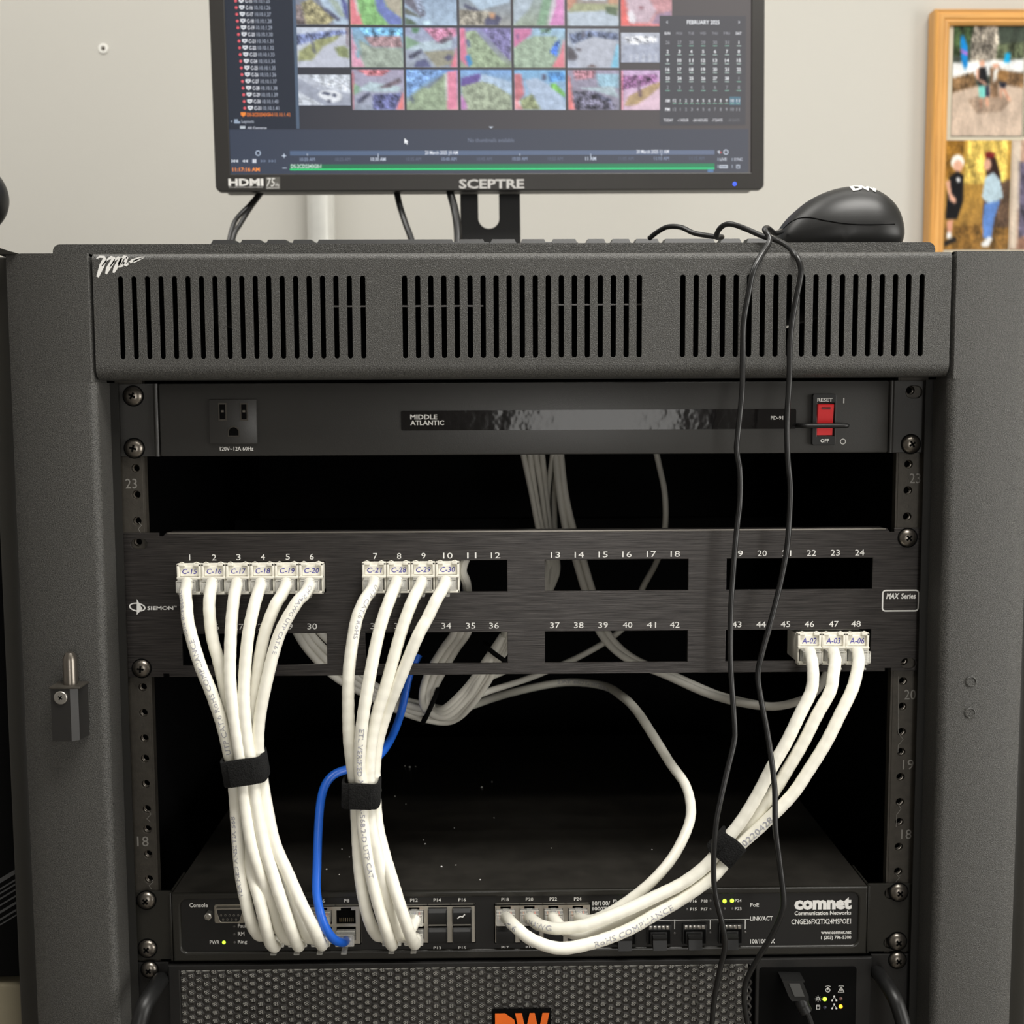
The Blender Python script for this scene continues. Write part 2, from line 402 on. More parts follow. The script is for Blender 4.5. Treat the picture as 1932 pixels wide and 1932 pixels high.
# script logo on the cover: three slanted strokes running into a long flick
YL = YFACE-.15
def q(u, v): p = at(u/2.76, 440+v/2.76, YL); return (p.x, p.z)
lg = MB()
def st(L, w): lg.stroke(L and [q(*p) for p in L], [k*.9 for k in w] if hasattr(w, '__len__') else w, YL)
st([(502, 132), (520, 122), (542, 124), (546, 135), (530, 170), (508, 228)], [.5, 1.4, 1.6, 2.6, 3.2, 1.6])
st([(530, 172), (556, 140), (580, 124), (592, 128), (584, 150), (562, 186), (552, 212)], [.6, 1.0, 1.6, 2.4, 2.8, 2.6, 1.2])
st([(572, 176), (596, 142), (616, 126), (628, 130), (618, 152), (600, 184), (590, 206)], [.6, 1.0, 1.6, 2.4, 2.6, 2.4, 1.2])
st([(662, 126), (648, 122), (634, 134), (622, 158), (622, 174), (634, 172), (648, 150)], [1.5, 1.7, 1.9, 1.9, 1.6, 1.2, .9])
st([(664, 124), (654, 144), (646, 164), (656, 168), (676, 152)], [1.3, 1.8, 1.8, 1.4, 1.2])
st([(668, 156), (690, 143), (716, 133), (752, 123), (752, 125.5), (722, 137), (694, 149)], [1.2, 1.9, 1.5, .5, .4, 1.3, 1.6])
lg.build('logo', M_ink, cover, smooth=0)
# bright lip of a shelf seen through the slots
MB().box(ax(628, 577, 12), ax(912, 577, 12), 12, 14, az(900, 578.5, 12), az(900, 575.5, 12)).box(ax(1052, 574, 12), ax(1214, 574, 12), 12, 14, az(1130, 576, 12), az(1130, 573, 12)).build('inner_shelf', mat('galvanised shelf', (.62, .60, .58), .4, metal=.3), rack)

# mounting rails with tapped holes
def rail(sgn):
    zs = []
    for k in range(-14, 2):
        zs += [k*44.45+6.35, k*44.45+22.225, k*44.45+38.1]
    xi, xo = (228.2, 243.2) if sgn < 0 else (226.3, 243.2)
    b = MB().use(M_rail)
    b.plate([[(sgn*xi, -640), (sgn*xo, -640), (sgn*xo, 96), (sgn*xi, 96)]]+[circ(sgn*232.5, z, 2.55, 14) for z in zs], 0, 2.2, .2)
    b.box(sgn*xi, sgn*(xi-1.2), .4, 6, -640, 96)
    b.use(M_void); b.box(sgn*(xi+.2), sgn*xo, 6.5, 7.5, -640, 96)
    b.use(M_screw)
    for z in zs:      # thread seen inside each hole
        for k in range(2): b.tube([(sgn*232.5+2.35*math.cos(t), 2.6+k*1.6, z+2.35*math.sin(t)) for t in [2*PI*j/12 for j in range(13)]], .35, 5, False)
    b.use(M_inkg)
    if sgn < 0:
        b.ptext('23', 237, 903, 258, 922, -.1); b.ptext('18', 259, 1578, 280, 1597, -.1)
        zig = [(262, 986), (267, 991), (261, 998), (266, 1006)], [(280, 1530), (285, 1536), (277, 1545), (284, 1551)], [(287, 1660), (289, 1664), (281, 1671), (286, 1678)]
    else:
        b.ptext('23', 1716, 893, 1737, 912, -.1)
        b.ptext('20', 1706, 1301, 1728, 1320, -.1); b.ptext('19', 1703, 1433, 1724, 1452, -.1); b.ptext('18', 1700, 1565, 1720, 1583, -.1)
        zig = [(1695.5, 1276), (1695, 1383), (1704, 1395), (1695, 1406), (1694, 1420)], [(1693, 1515), (1700, 1526), (1692, 1537), (1691, 1560)], [(1690, 1648), (1697, 1656), (1690, 1664)]
    for Z in zig: b.stroke([(at(*p, -.1).x, at(*p, -.1).z) for p in Z], .28, -.1)
    return b.build('mounting_rail', M_rail, rack)
rail(-1); rail(1)
# dark inner walls, back and floor of the rack
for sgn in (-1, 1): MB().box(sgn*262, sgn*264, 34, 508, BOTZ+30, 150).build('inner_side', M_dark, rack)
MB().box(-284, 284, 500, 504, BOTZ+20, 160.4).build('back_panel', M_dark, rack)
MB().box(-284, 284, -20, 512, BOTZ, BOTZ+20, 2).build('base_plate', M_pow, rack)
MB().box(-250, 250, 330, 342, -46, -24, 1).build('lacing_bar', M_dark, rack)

MB().box(-284, 284, 2, 499, 157.6, 158.8).build('light_leak_plate', M_dark, rack)  # added plate that stops light leaking in under the roof
# raised lid plate on the rack's roof
zs1 = az(930, 458.5, -4); xl, xr = ax(98, 466, -4), ax(1766, 462, -4)
LIDZ = zs1
rl = 4.2
lidp = [(xl, 160.7), (xr, 160.7)]+[(xr-rl+rl*math.cos(PI/2*k/6), LIDZ-rl+rl*math.sin(PI/2*k/6)) for k in range(7)]+[(xl+rl-rl*math.sin(PI/2*k/6), LIDZ-rl+rl*math.cos(PI/2*k/6)) for k in range(7)]
lid = MB().prism(lidp, -3, 470)
lid.prism([(min(max(x, xl+1.2), xr-1.2), max(z-1.2, 160.7)) for x, z in lidp], -4, -3)
lid.build('roof_lid', M_pow, rack, smooth=60)

def screw(parent, u, v, Y, R=5.4, ang=None, washer=True):
    c = at(u, v, Y-1.5); c.y = Y
    o = screw_geo(c, R, ang).build('screw', None, parent)
    if washer: MB().lathe([(R+.7, 0), (R+.7, .35), (R, .4)], c, n=28).build('washer', M_void, o)
    return o
def slot_px(u0, v0, u1, v1, Y): a = at(u0, v1, Y); b = at(u1, v0, Y); return rrect(a.x, a.z, b.x, b.z, min(abs(b.x-a.x), abs(b.z-a.z))/2.05, 6)
def rpx(u0, v0, u1, v1, Y): a = at(u0, v1, Y); b = at(u1, v0, Y); return a.x, b.x, a.z, b.z      # x0,x1,z0,z1
EAR = 241.3
# ================================================================== power strip (top unit)
ZP0, ZP1 = 45.2, 88.2
pw = thing('power_distribution_unit', 'dark grey one-unit rack power panel with an outlet and a red rocker switch', 'power strip', (0, 0, ZP0))
xl, xr = ax(301, 790, -4), ax(1676, 790, -4)
sl = slot_px(1709, 728, 1741, 751, -2.5)
for sgn, inner in ((-1, xl), (1, xr)):
    b = MB().plate([[(sgn*EAR, ZP0), (inner+sgn*1.5, ZP0), (inner+sgn*1.5, ZP1), (sgn*EAR, ZP1)][::-sgn]] + ([sl[::-1]] if sgn > 0 else []), -2.5, -.2, .3)
    # rolled edge beside the face
    b.extz([(inner+sgn*.6, 0), (inner+sgn*.6, -3.6), (inner+sgn*1.4, -4.6), (inner+sgn*3.0, -4.4), (inner+sgn*3.8, -2.6), (inner+sgn*3.8, 0)], ZP0, ZP1)
    b.build('mounting_ear', M_sat, pw, smooth=60)
hso = MB().box(xl, xr, -4.6, 180, ZP0, ZP1, 1.1).build('housing', M_sat, pw)
for (u, v, R) in ((250, 747, 5.6), (252, 846, 5.6), (1720, 838, 5.4)): screw(pw, u, v, -2.5, R)
# outlet
YF = -4.6
x0, x1, z0, z1 = rpx(396, 753, 484, 838, YF-1.2)
o = MB().use(M_sat).box(x0, x1, YF-1.6, YF+.5, z0, z1, .5)
def hole(u0, v0, u1, v1, Y, m=M_void, d=.25, r=0):
    a0, a1, b0, b1 = rpx(u0, v0, u1, v1, Y); o.use(m)
    if r: o.plate([rrect(a0, b0, a1, b1, r, 4)], Y-d, Y+.2)
    else: o.box(a0, a1, Y-d, Y+.2, b0, b1)
for (u, w) in ((420, 12), (460.5, 11)):
    hole(u-w/2-1.5, 760, u+w/2+1.5, 794, YF-1.6, M_rail, .35); hole(u-w/2+1, 763, u+w/2-1, 791, YF-1.6, M_void, .5)
    hole(u-2.5, 774, u+2.5, 778, YF-1.6, M_screw, .6)
a0, a1, b0, b1 = rpx(430, 804, 452, 824, YF-1.6)
def dshape(x0, x1, z0, z1): c = (x0+x1)/2; r = (x1-x0)/2; return [(x0, z0), (x1, z0)]+[(c+r*math.cos(PI*k/12), z1-r+r*math.sin(PI*k/12)) for k in range(13)]
o.use(M_rail).plate([dshape(a0, a1, b0, b1)], YF-1.95, YF-1.4); o.use(M_void).plate([dshape(a0+.7, a1-.7, b0+.7, b1-.7)], YF-2.1, YF-1.4)
o.build('outlet', None, pw)
hs = MB().use(M_ink)
hs.ptext('120V~12A 60Hz', 415, 842.5, 478, 850.5, YF-.12, .01)
imprint(hs, hso); hs = MB().use(M_ink)
hs.ptext('I', 1590.5, 751, 1593.5, 761, YF-.12, .03)
c = at(1590.5, 833, YF-.12); hs.plate([circ(c.x, c.z, 1.75, 24), circ(c.x, c.z, 1.3, 24)[::-1]], YF-.15, YF-.02)
imprint(hs, hso)
# glossy label strip
x0, x1, z0, z1 = rpx(757, 771.5, 1502, 812.5, YF)
lb = MB().plate([rrect(x0, z0, x1, z1, 1.1, 4)], YF-.5, YF-.02).build('label_strip', M_gloss, pw)
tx = MB().use(M_ink)
tx.ptext('MIDDLE', 774, 782, 825, 791.5, YF-.62, .035); tx.ptext('ATLANTIC', 774, 793, 838, 802.5, YF-.62, .035)
tx.ptext('PD-915R', 1454, 784.5, 1491, 792, YF-.62, .025)
imprint(tx, lb)
# guarded rocker switch
x0, x1, z0, z1 = rpx(1531, 743, 1577, 840, YF-1)
sw = MB().use(M_rubber).plate([rrect(x0, z0, x1, z1, 1.2, 4), [(rpx(1540, 760, 1574, 823, YF-1)[i], rpx(1540, 760, 1574, 823, YF-1)[j]) for i, j in ((0, 2), (0, 3), (1, 3), (1, 2))]], YF-2.2, YF-.02, .3)
sw.use(M_ink).ptext('RESET', 1542, 751, 1571, 758, YF-2.3, .02).ptext('OFF', 1548, 828, 1564, 835, YF-2.3, .02)
swo = sw.build('rocker_switch', None, pw)
x0, x1, z0, z1 = rpx(1541, 761, 1573, 822, YF-2)
zm = z0+(z1-z0)*.42
rk = MB().use(M_red).extr([(YF, z0+.3), (YF-1.2, z0+.3), (YF-1.6, zm-3), (YF-3.6, z1-1.0), (YF-3.2, z1-.4), (YF, z1-.4)], x0+.3, x1-.3)
rk.use(mat('dark red marking', (.12, .002, .003), .4)).box(x0+2.2, x1-2.2, YF-3.75, YF-3.3, z1-3.6, z1-2.2, .3)
rk.build('rocker', None, swo)
gy = YF-11; gl = at(1514, 803.5, gy); gr = at(1601, 803.5, gy)
gp = [(gl.x, YF+.5, gl.z), (gl.x, gy+3, gl.z)]+[(gl.x+3-3*math.cos(t), gy+3-3*math.sin(t), gl.z) for t in (PI/6, PI/3, PI/2)]+[(gr.x-3+3*math.sin(t), gy+3-3*math.cos(t), gl.z) for t in (0, PI/6, PI/3, PI/2)]+[(gr.x, YF+.5, gl.z)]
MB().tube(gp, 1.45, 12).build('switch_guard', M_rubber, swo, smooth=60)

# ================================================================== patch panel
ZQ0, ZQ1 = -88.4, -.5
pp = thing('patch_bay', 'brushed black forty-eight port patch panel with mostly empty numbered openings', 'patch panel', (0, 0, ZQ0))
YP = -2.2
nl = ax(303, 1010, YP); nr = ax(1684, 1004, YP)
out = [(-EAR, ZQ0), (nl-1, ZQ0), (nl-1, ZQ0+2), (nl+2.6, ZQ0+2), (nl+2.6, ZQ0), (nr-2.6, ZQ0), (nr-2.6, ZQ0+2), (nr+1, ZQ0+2), (nr+1, ZQ0), (EAR, ZQ0),
       (EAR, ZQ1), (nr+1, ZQ1), (nr+1, ZQ1-2.2), (nr-1.4, ZQ1-2.2), (nr-3.4, ZQ1), (nl+3.4, ZQ1), (nl+1.4, ZQ1-2.2), (nl-1, ZQ1-2.2), (nl-1, ZQ1), (-EAR, ZQ1)]
wins = []
rows = [(1055.5, 1114.5), (1190.5, 1249.5)]
for (ua, ub) in ((341, 615), (688, 957), (1028, 1298), (1370, 1645)):
    xa, xb = ax(ua, 1130, YP), ax(ub, 1130, YP)
    for (va, vb) in rows:
        za, zb = az(1160, va, YP), az(1160, vb, YP)
        wins.append([(xa, zb), (xa, za), (xb, za), (xb, zb)])
ears = [slot_px(247, 1017, 277, 1036, YP), slot_px(1700, 1242, 1728, 1262, YP)]
b = MB().use(M_brush).plate([out]+wins+[e[::-1] for e in ears], YP, -.2, .25)
b.use(M_brush).box(nl+4, nr-4, -.2, 9, ZQ1-1.3, ZQ1-.1).box(nl+4, nr-4, -.2, 9, ZQ0+.1, ZQ0+1.3)
face = b.build('panel_face', None, pp)
# machined upper edge catches the light
MB().box(nl+4, nr-4, YP-.12, YP+.9, ZQ1-.9, ZQ1+.06, .2).build('machined_edge', M_edge, pp)
tx = MB().use(M_ink)
YI = YP-.1
r1 = [358, 404, 450, 496, 543, 588, 708, 753, 799, 845, 890, 935, 1048, 1093, 1138, 1183, 1229, 1274, 1393, 1438, 1484, 1531, 1576, 1622]
r2 = [358, 404, 450, 496, 543, 589, 708, 753, 798, 842, 888, 932, 1047, 1092, 1138, 1184, 1229, 1273, 1390, 1436, 1482, 1527, 1573, 1615]
for k, u in enumerate(r1):
    vc = 1052-9.5*(u-358)/1264; s_ = str(k+1); w = 3.9 if len(s_) == 1 else 8.8
    if k == 0: w = 2.3
    tx.ptext(s_, u-w, vc-5.6, u+w, vc+5.6, YI, .0)
for k, u in enumerate(r2):
    vc = 1183-6*(u-358)/1264; tx.ptext(str(k+25), u-9, vc-5.6, u+9, vc+5.6, YI, .0)
imprint(tx, face); tx = MB().use(M_ink)
tx.ptext('SIEMON', 278, 1143.5, 327, 1151, YI, .02); tx.ptext('TM', 328, 1143, 333, 1146, YI)
c = at(259, 1145.5, YI)
E_ = lambda rx, rz, n=28: [(c.x+rx*math.cos(2*PI*k/n)+rz*.25*math.sin(2*PI*k/n), c.z+rz*math.sin(2*PI*k/n)-rx*.18*math.cos(2*PI*k/n)) for k in range(n)]
tx.plate([E_(4.9, 2.6), E_(4.1, 1.9)[::-1]], YI-.02, YI+.05)
t_ = [(at(u, v, YI).x, at(u, v, YI).z) for u, v in ((258, 1130), (269, 1149), (258, 1160))]
tx.plate([t_], YI-.03, YI+.04)
tx.build('maker_logo', M_ink, face, smooth=0); tx = MB().use(M_ink)
x0, x1, z0, z1 = rpx(1663.5, 1112.5, 1734.5, 1154, YI)
tx.plate([rrect(x0, z0, x1, z1, 2.2, 5), rrect(x0+.8, z0+.8, x1-.8, z1-.8, 1.5, 5)[::-1]], YI-.02, YI+.05)
tx.ptext('MAX', 1672, 1119, 1697, 1130, YI, .03, .25); tx.ptext('Series', 1700, 1119, 1728, 1130, YI, .03, .1)
tx.build('series_badge', M_ink, face, smooth=0)
for (u, v) in ((266, 1262), (1714, 1015)): screw(pp, u, v, YP, 5.4)

# ================================================================== keystone jacks
jacks = {}
def jack(u, row, mark, label, grp):
    vt, vb = (1062.5, 1122) if row == 0 else (1193, 1254)
    vt -= (u-358)*.0078 if row == 0 else 0; vb -= (u-358)*.0078 if row == 0 else 0
    YJ = -7.5
    a = at(u, vb, YJ); z1 = az(u, vt, YJ); z0 = a.z; x = a.x; H = z1-z0; w = 7.15
    t = thing('keystone_jack', label, 'network jack', (x, YP, z0), grp)
    b = MB().use(M_jack)
    # back block behind the panel, flanged nose in front
    b.box(x-w+.1, x+w-.1, YP-.05, 17, z0+1.6, z1-1.6, .4).box(x-w, x+w, YP-.5, YJ+1.6, z0, z1-.4, .5)
    # upper housing with label window, lower socket surround
    zs = z0+H*.56
    b.box(x-w, x-w+1.5, YJ-.9, YJ+2, zs-1, z1-.4, .35).box(x+w-1.5, x+w, YJ-.9, YJ+2, zs-1, z1-.4, .35)
    b.box(x-w, x-2.6, YJ-.9, YJ+2, z1-2.0, z1-.2, .35).box(x+2.6, x+w, YJ-.9, YJ+2, z1-2.0, z1-.2, .35)
    b.box(x-w, x+w, YJ-1.8, YJ+2, zs-1.3, zs+.2, .35)
    b.box(x-w, x-w+1.1, YJ-.6, YJ+2, z0, zs, .3).box(x+w-1.1, x+w, YJ-.6, YJ+2, z0, zs, .3).box(x-w, x+w, YJ-.6, YJ+2, z0, z0+1.7, .3)
    b.use(M_void).box(x-w+1.4, x+w-1.4, YJ+1.5, YJ+1.62, z0+2, zs-1.6)
    b.build('jack_body', None, t)
    lw = MB().use(mat('paper label', (.88, .85, .76), .55)).box(x-w+1.7, x+w-1.7, YJ+.7, YJ+1.9, zs+.5, z1-2.4, .1)
    lw.use(M_pen).text(mark, x-w+2.9, zs+1.7, x+w-2.6, z1-3.5, YJ+.62, .006, .18)
    lw.build('label_window', None, t, smooth=0)
    for s in (-1, 1):
        MB().tube([(x+s*6, YJ+1, z1-.3), (x+s*4.4, YJ+.6, z1+.5), (x+s*2.9, YJ+.4, z1-.1)], .3, 6).build('clip', M_jack, t)
    jacks[(u, row)] = (x, z0, zs, YJ)
    return t
L1 = [(358, 'C-15'), (404, 'C-16'), (450, 'C-17'), (496, 'C-18'), (542, 'C-19'), (588, 'C-20')]
nth = ['leftmost', 'second', 'third', 'fourth', 'fifth', 'sixth']
for (u, mk_) in L1: jack(u, 0, mk_, 'cream wall-style jack with handwritten mark %s in the upper left opening' % mk_, 'cream jacks clipped in the patch panel')
for (u, mk_) in [(706.5, 'C-21'), (752.5, 'C-28'), (798.5, 'C-29'), (844.5, 'C-30')]: jack(u, 0, mk_, 'cream jack with handwritten mark %s in the second upper opening' % mk_, 'cream jacks clipped in the patch panel')
for (u, mk_) in [(1526, 'A-02'), (1571.5, 'A-03'), (1616, 'A-06')]: jack(u, 1, mk_, 'cream jack with handwritten mark %s in the lower right opening' % mk_, 'cream jacks clipped in the patch panel')

# ================================================================== network switch
ZS0, ZS1 = -266.2, -222.8
ns = thing('network_switch', 'black one-unit network switch with port rows, status lights and a console socket', 'network switch', (0, 0, ZS0))
YB_ = -5.5; YO = YB_+.9        # body front, recessed overlay
xl, xr = ax(325, 1740, YB_), ax(1636, 1740, YB_)
MB().box(xl, xr, YO+.2, 330, ZS0+.3, ZS1-.2, .6).build('chassis', mat('switch chassis', (.022, .020, .017), .40, spec=.5, vary=(60, .3)), ns)
ox0, ox1 = ax(343, 1790, YB_), ax(1619, 1740, YB_); oz0, oz1 = az(343, 1797, YB_), az(343, 1698, YB_)
frm = MB().plate([[(xl, ZS0), (xr, ZS0), (xr, ZS1), (xl, ZS1)], rrect(ox0, oz0, ox1, oz1, 4, 6)[::-1]], YB_-.4, YB_+2.8, 1.3, 4)
frm.build('front_frame', M_smooth, ns, smooth=60)
ov = MB().use(mat('black overlay', (.006, .0055, .005), .45, spec=.45)).plate([rrect(ox0-.5, oz0-.5, ox1+.5, oz1+.5, 3, 5)], YO, YO+.25)
ovo = ov.build('overlay', None, ns)
for sgn, inner in ((-1, xl), (1, xr)):
    hs_ = [slot_px(253, 1690, 290, 1709, -2.5), slot_px(256, 1782, 294, 1802, -2.5)] if sgn < 0 else [slot_px(1669, 1674, 1709, 1697, -2.5), slot_px(1667, 1768, 1707, 1790, -2.5)]
    b = MB().use(M_smooth).plate([[(sgn*EAR, ZS0), (inner+sgn*.8, ZS0), (inner+sgn*.8, ZS1), (sgn*EAR, ZS1)][::-sgn]]+[h[::-1] for h in hs_], -2.4, -.2, .25)
    b.box(inner+sgn*.5, inner+sgn*1.8, -4.6, 28, ZS0, ZS1, .3)
    b.build('mounting_ear', None, ns)
for (u, v) in ((275, 1700), (277, 1791), (1697, 1685), (1694.5, 1778)): screw(ns, u, v, -2.4, 5.5, PI/4)
def lab(b, st, u0, v0, u1, v1, Y=YO-.1, bold=.015, shear=0): b.ptext(st, u0, v0, u1, v1, Y, bold, shear)
tx = MB().use(M_ink)
lab(tx, 'Console', 357.5, 1703.5, 392, 1712)
lab(tx, 'Fault', 449, 1743, 467, 1750.5); lab(tx, 'RM', 449, 1758, 461, 1765.5); lab(tx, 'Ring', 449, 1773.5, 466, 1782); lab(tx, 'PWR', 396, 1774, 414, 1781.5)
for k, u in enumerate((522, 565, 608, 654, 741, 781, 825, 872, 953, 999, 1044, 1090)):
    vt = 1697-(u-520)*.0075
    st_ = 'P%d' % (2*k+2); w = 5 if k < 4 else 7
    lab(tx, st_, u-w, vt, u+w, vt+6.5)
    if k > 5: lab(tx, 'P%d' % (2*k+1), u-w, vt+91, u+w, vt+96.5)
lab(tx, '10/100/', 1118, 1700, 1151, 1708.5); lab(tx, '1000T', 1118, 1711, 1145, 1718)
P1 = [('P2', 1157, 'P1'), ('P8', 1210, 'P7'), ('P10', 1250, 'P9'), ('P16', 1302, 'P15'), ('P18', 1322.5, 'P17')]
for a_, u, b_ in P1:
    w = 7 if len(a_) == 2 else 12.5
    lab(tx, a_, u, 1697.2, u+w, 1703); lab(tx, b_, u, 1712.4, u+w, 1718.2)
lab(tx, 'P24', 1386.5, 1696.2, 1399, 1702); lab(tx, 'P23', 1386.5, 1711.6, 1399, 1717.4)
lab(tx, 'PoE', 1415.5, 1703.5, 1432, 1711); lab(tx, 'LINK/ACT', 1415.5, 1728.5, 1458, 1737); lab(tx, '100/1000FX', 1415.5, 1771.5, 1462, 1780.5)
def bar(u0, v0, u1, v1): a0, a1, b0, b1 = rpx(u0, v0, u1, v1, YO-.1); tx.box(a0, a1, YO-.12, YO, b0, b1)
bar(1190, 1735, 1414, 1736.6)
for u in (1273, 1340, 1406): bar(u-.8, 1735, u+.8, 1753)
imprint(tx, ovo); tx = MB().use(M_ink)
tx.ptext('comnet', 1498.5, 1692.5, 1607, 1717, YO-.1, .055)
lab(tx, 'Communication Networks', 1499, 1718, 1606, 1727, bold=.02); lab(tx, 'CNGE26FX2TX24MSPOE1', 1493, 1733, 1605.5, 1744, bold=.01)
lab(tx, 'www.comnet.net', 1549, 1756, 1606, 1762.5, bold=.02); lab(tx, '1 (203) 796-5300', 1549, 1765, 1606, 1774, bold=.02)
tx.build('maker_lettering', M_ink, ovo, smooth=0)
def led(parent, u, v, Y, m, r=.85):
    c = at(u, v, Y); c.y = Y+.1
    MB().lathe([(r, 0), (r, .25), (r*.6, .55), (.02, .6)], c, n=14).build('led', m, parent)
for (u, v) in ((442, 1747.5), (442, 1762.5), (442.5, 1778), (1296, 1715.5), (1340, 1699.5), (1340, 1715.5), (1356, 1699.5), (1367, 1714.5), (1381, 1714.5), (1273, 1760.5), (1340, 1759.5), (1406, 1758.5)): led(ns, u, v, YO, M_off, .75)
for (u, v, r) in ((422.5, 1778, 1.1), (1170, 1701.5, 1.1), (1367, 1700, 1.3), (1381, 1699.5, 1.3)): led(ns, u, v, YO, M_green, r)
# console socket
x0, x1, z0, z1 = rpx(405.5, 1705, 461, 1741, YO)
db = MB().use(mat('zinc plated shell', (.42, .39, .33), .35, metal=.85))
def dsub(x0, x1, z0, z1, k): return [(x0, z1), (x1, z1), (x1, z1-(z1-z0)*.25), (x1-k, z0+.6), (x1-k-.8, z0), (x0+k+.8, z0), (x0+k, z0+.6), (x0, z1-(z1-z0)*.25)][::-1]
db.plate([rrect(x0, z0, x1, z1, 1.4, 4)], YO-1.0, YO, .3)
x0, x1, z0, z1 = rpx(408, 1713, 459, 1741.5, YO-5)
db.plate([dsub(x0, x1, z0, z1, 2), dsub(x0+.8, x1-.8, z0+.8, z1-.8, 1.7)[::-1]], YO-5.6, YO-.5, .2)
db.use(M_rubber).plate([dsub(x0+.8, x1-.8, z0+.8, z1-.8, 1.7)], YO-5.2, YO-.5)
db.use(M_bright)
for j, (n_, v) in enumerate(((5, 1727), (4, 1735))):
    for k in range(n_):
        c = at(417+k*8.1+j*4, v, YO-5.3); db.lathe([(.62, 0), (.62, .12)], (c.x, YO-5.2, c.z), n=10)
db.use(M_void)
for j, (n_, v) in enumerate(((5, 1727), (4, 1735))):
    for k in range(n_):
        c = at(417+k*8.1+j*4, v, YO-5.3); db.lathe([(.4, 0), (.4, .2)], (c.x, YO-5.2, c.z), n=10)
dbo = db.build('console_socket', None, ns)
for (u, v) in ((393, 1728), (469, 1727)):
    c = at(u, v, YO-3); MB().use(M_bright).lathe([(2.4, 0), (2.4, 4.2), (1.7, 4.5), (1.5, 3.2), (.02, 3.2)], (c.x, YO, c.z), n=6).build('jack_screw', None, dbo)
# port blocks: a metal shield with two rows of openings
PORT = {}
YPT = YO-2.2
def block(u0, u1, v0, v1, cols, first):
    x0, x1, z0, z1 = rpx(u0, v0, u1, v1, YPT)
    holes = []; zm = (z0+z1)/2
    for i, u in enumerate(cols):
        xc = ax(u, 1740, YPT)
        for r_, (za, zb) in enumerate(((zm+.9, z1-.9), (z0+.9, zm-.9))):
            xa, xb = xc-5.9, xc+5.9
            if r_ == 0: lp = [(xa, za), (xb, za), (xb, zb-1.8), (xc+3.2, zb-1.8), (xc+3.2, zb-.2), (xc-3.2, zb-.2), (xc-3.2, zb-1.8), (xa, zb-1.8)]
            else: lp = [(xa, za+1.8), (xc-3.2, za+1.8), (xc-3.2, za+.2), (xc+3.2, za+.2), (xc+3.2, za+1.8), (xb, za+1.8), (xb, zb), (xa, zb)]
            holes.append(lp[::-1]); PORT[first+2*i+1-r_] = (xc, za, zb)
    b = MB().use(mat('port shield', (.50, .47, .41), .35, metal=.8)).plate([[(x0, z0), (x1, z0), (x1, z1), (x0, z1)]]+holes, YPT, YPT+.5)
    b.box(x0, x0+.5, YPT, YO, z0, z1).box(x1-.5, x1, YPT, YO, z0, z1).box(x0, x1, YPT, YO, z1-.5, z1).box(x0, x1, YPT, YO, z0, z0+.5).box(x0+.5, x1-.5, YPT+.5, YO+.1, zm-.6, zm+.6)
    for k in range(len(cols)+1):
        u = u0+3+(u1-u0-6)*k/len(cols); x = ax(u, 1740, YPT); b.box(x-.25, x+.25, YPT+.4, YO, z0, z1)
    b.use(M_void).box(x0+.5, x1-.5, YO-.15, YO-.05, z0+.5, z1-.5)
    return b.build('port_block', None, ns)
pb = [block(497, 680, 1709, 1784, (522, 565, 608, 653), 1), block(717, 897, 1707.5, 1781, (741, 782, 826, 872), 9), block(933, 1115, 1705.5, 1780, (954, 999, 1044, 1090), 17)]
# gold fingers in the open port P8
xc, za, zb = PORT[8]
for k in range(8): MB().box(xc-4.2+k*1.15, xc-3.85+k*1.15, YO-.5, YO-.2, za+.6, za+3.0).build('contact', M_gold, pb[0])
# black dust plugs in the unused ports
for n in (13, 14, 15, 16, 17, 19, 21, 23):
    xc, za, zb = PORT[n]; top = n % 2 == 0
    b = MB().extr([(YPT-.3, za+.2), (YPT-2.8, za+.3), (YPT-3.5, za+2), (YPT-3.2, zb-2.5), (YPT-1.6, zb-.5), (YPT-.2, zb-.2), (YPT+2, zb-.2), (YPT+2, za+.2)], xc-5.7, xc+5.7)
    b.use(M_rubber).box(xc-5.9, xc-5.3, YPT-3.9, YPT, za, zb-1, .2).box(xc+5.3, xc+5.9, YPT-3.9, YPT, za, zb-1, .2)
    t = thing('dust_plug', {14: 'glossy black dust plug in port P14, upper left of the plugged four', 16: 'glossy black dust plug in port P16 with a white scuff', 13: 'black dust plug in the lower port under P14', 15: 'black dust plug in the lower port under P16', 17: 'black dust plug in the lower port under P18', 19: 'black dust plug in the lower port under P20', 21: 'black dust plug in the lower port under P22', 23: 'black dust plug in the lower port under P24'}[n], 'dust plug', (xc, YPT, za), 'black port dust plugs')
    b.build('plug_body', M_rubber, t)
    if n == 16: MB().stroke([at(863, 1733, YPT-4.2), at(868, 1729, YPT-4.3), at(873, 1730, YPT-4.3), at(877, 1725, YPT-4.3)], .8).build('scuff', M_ink, t, smooth=0)
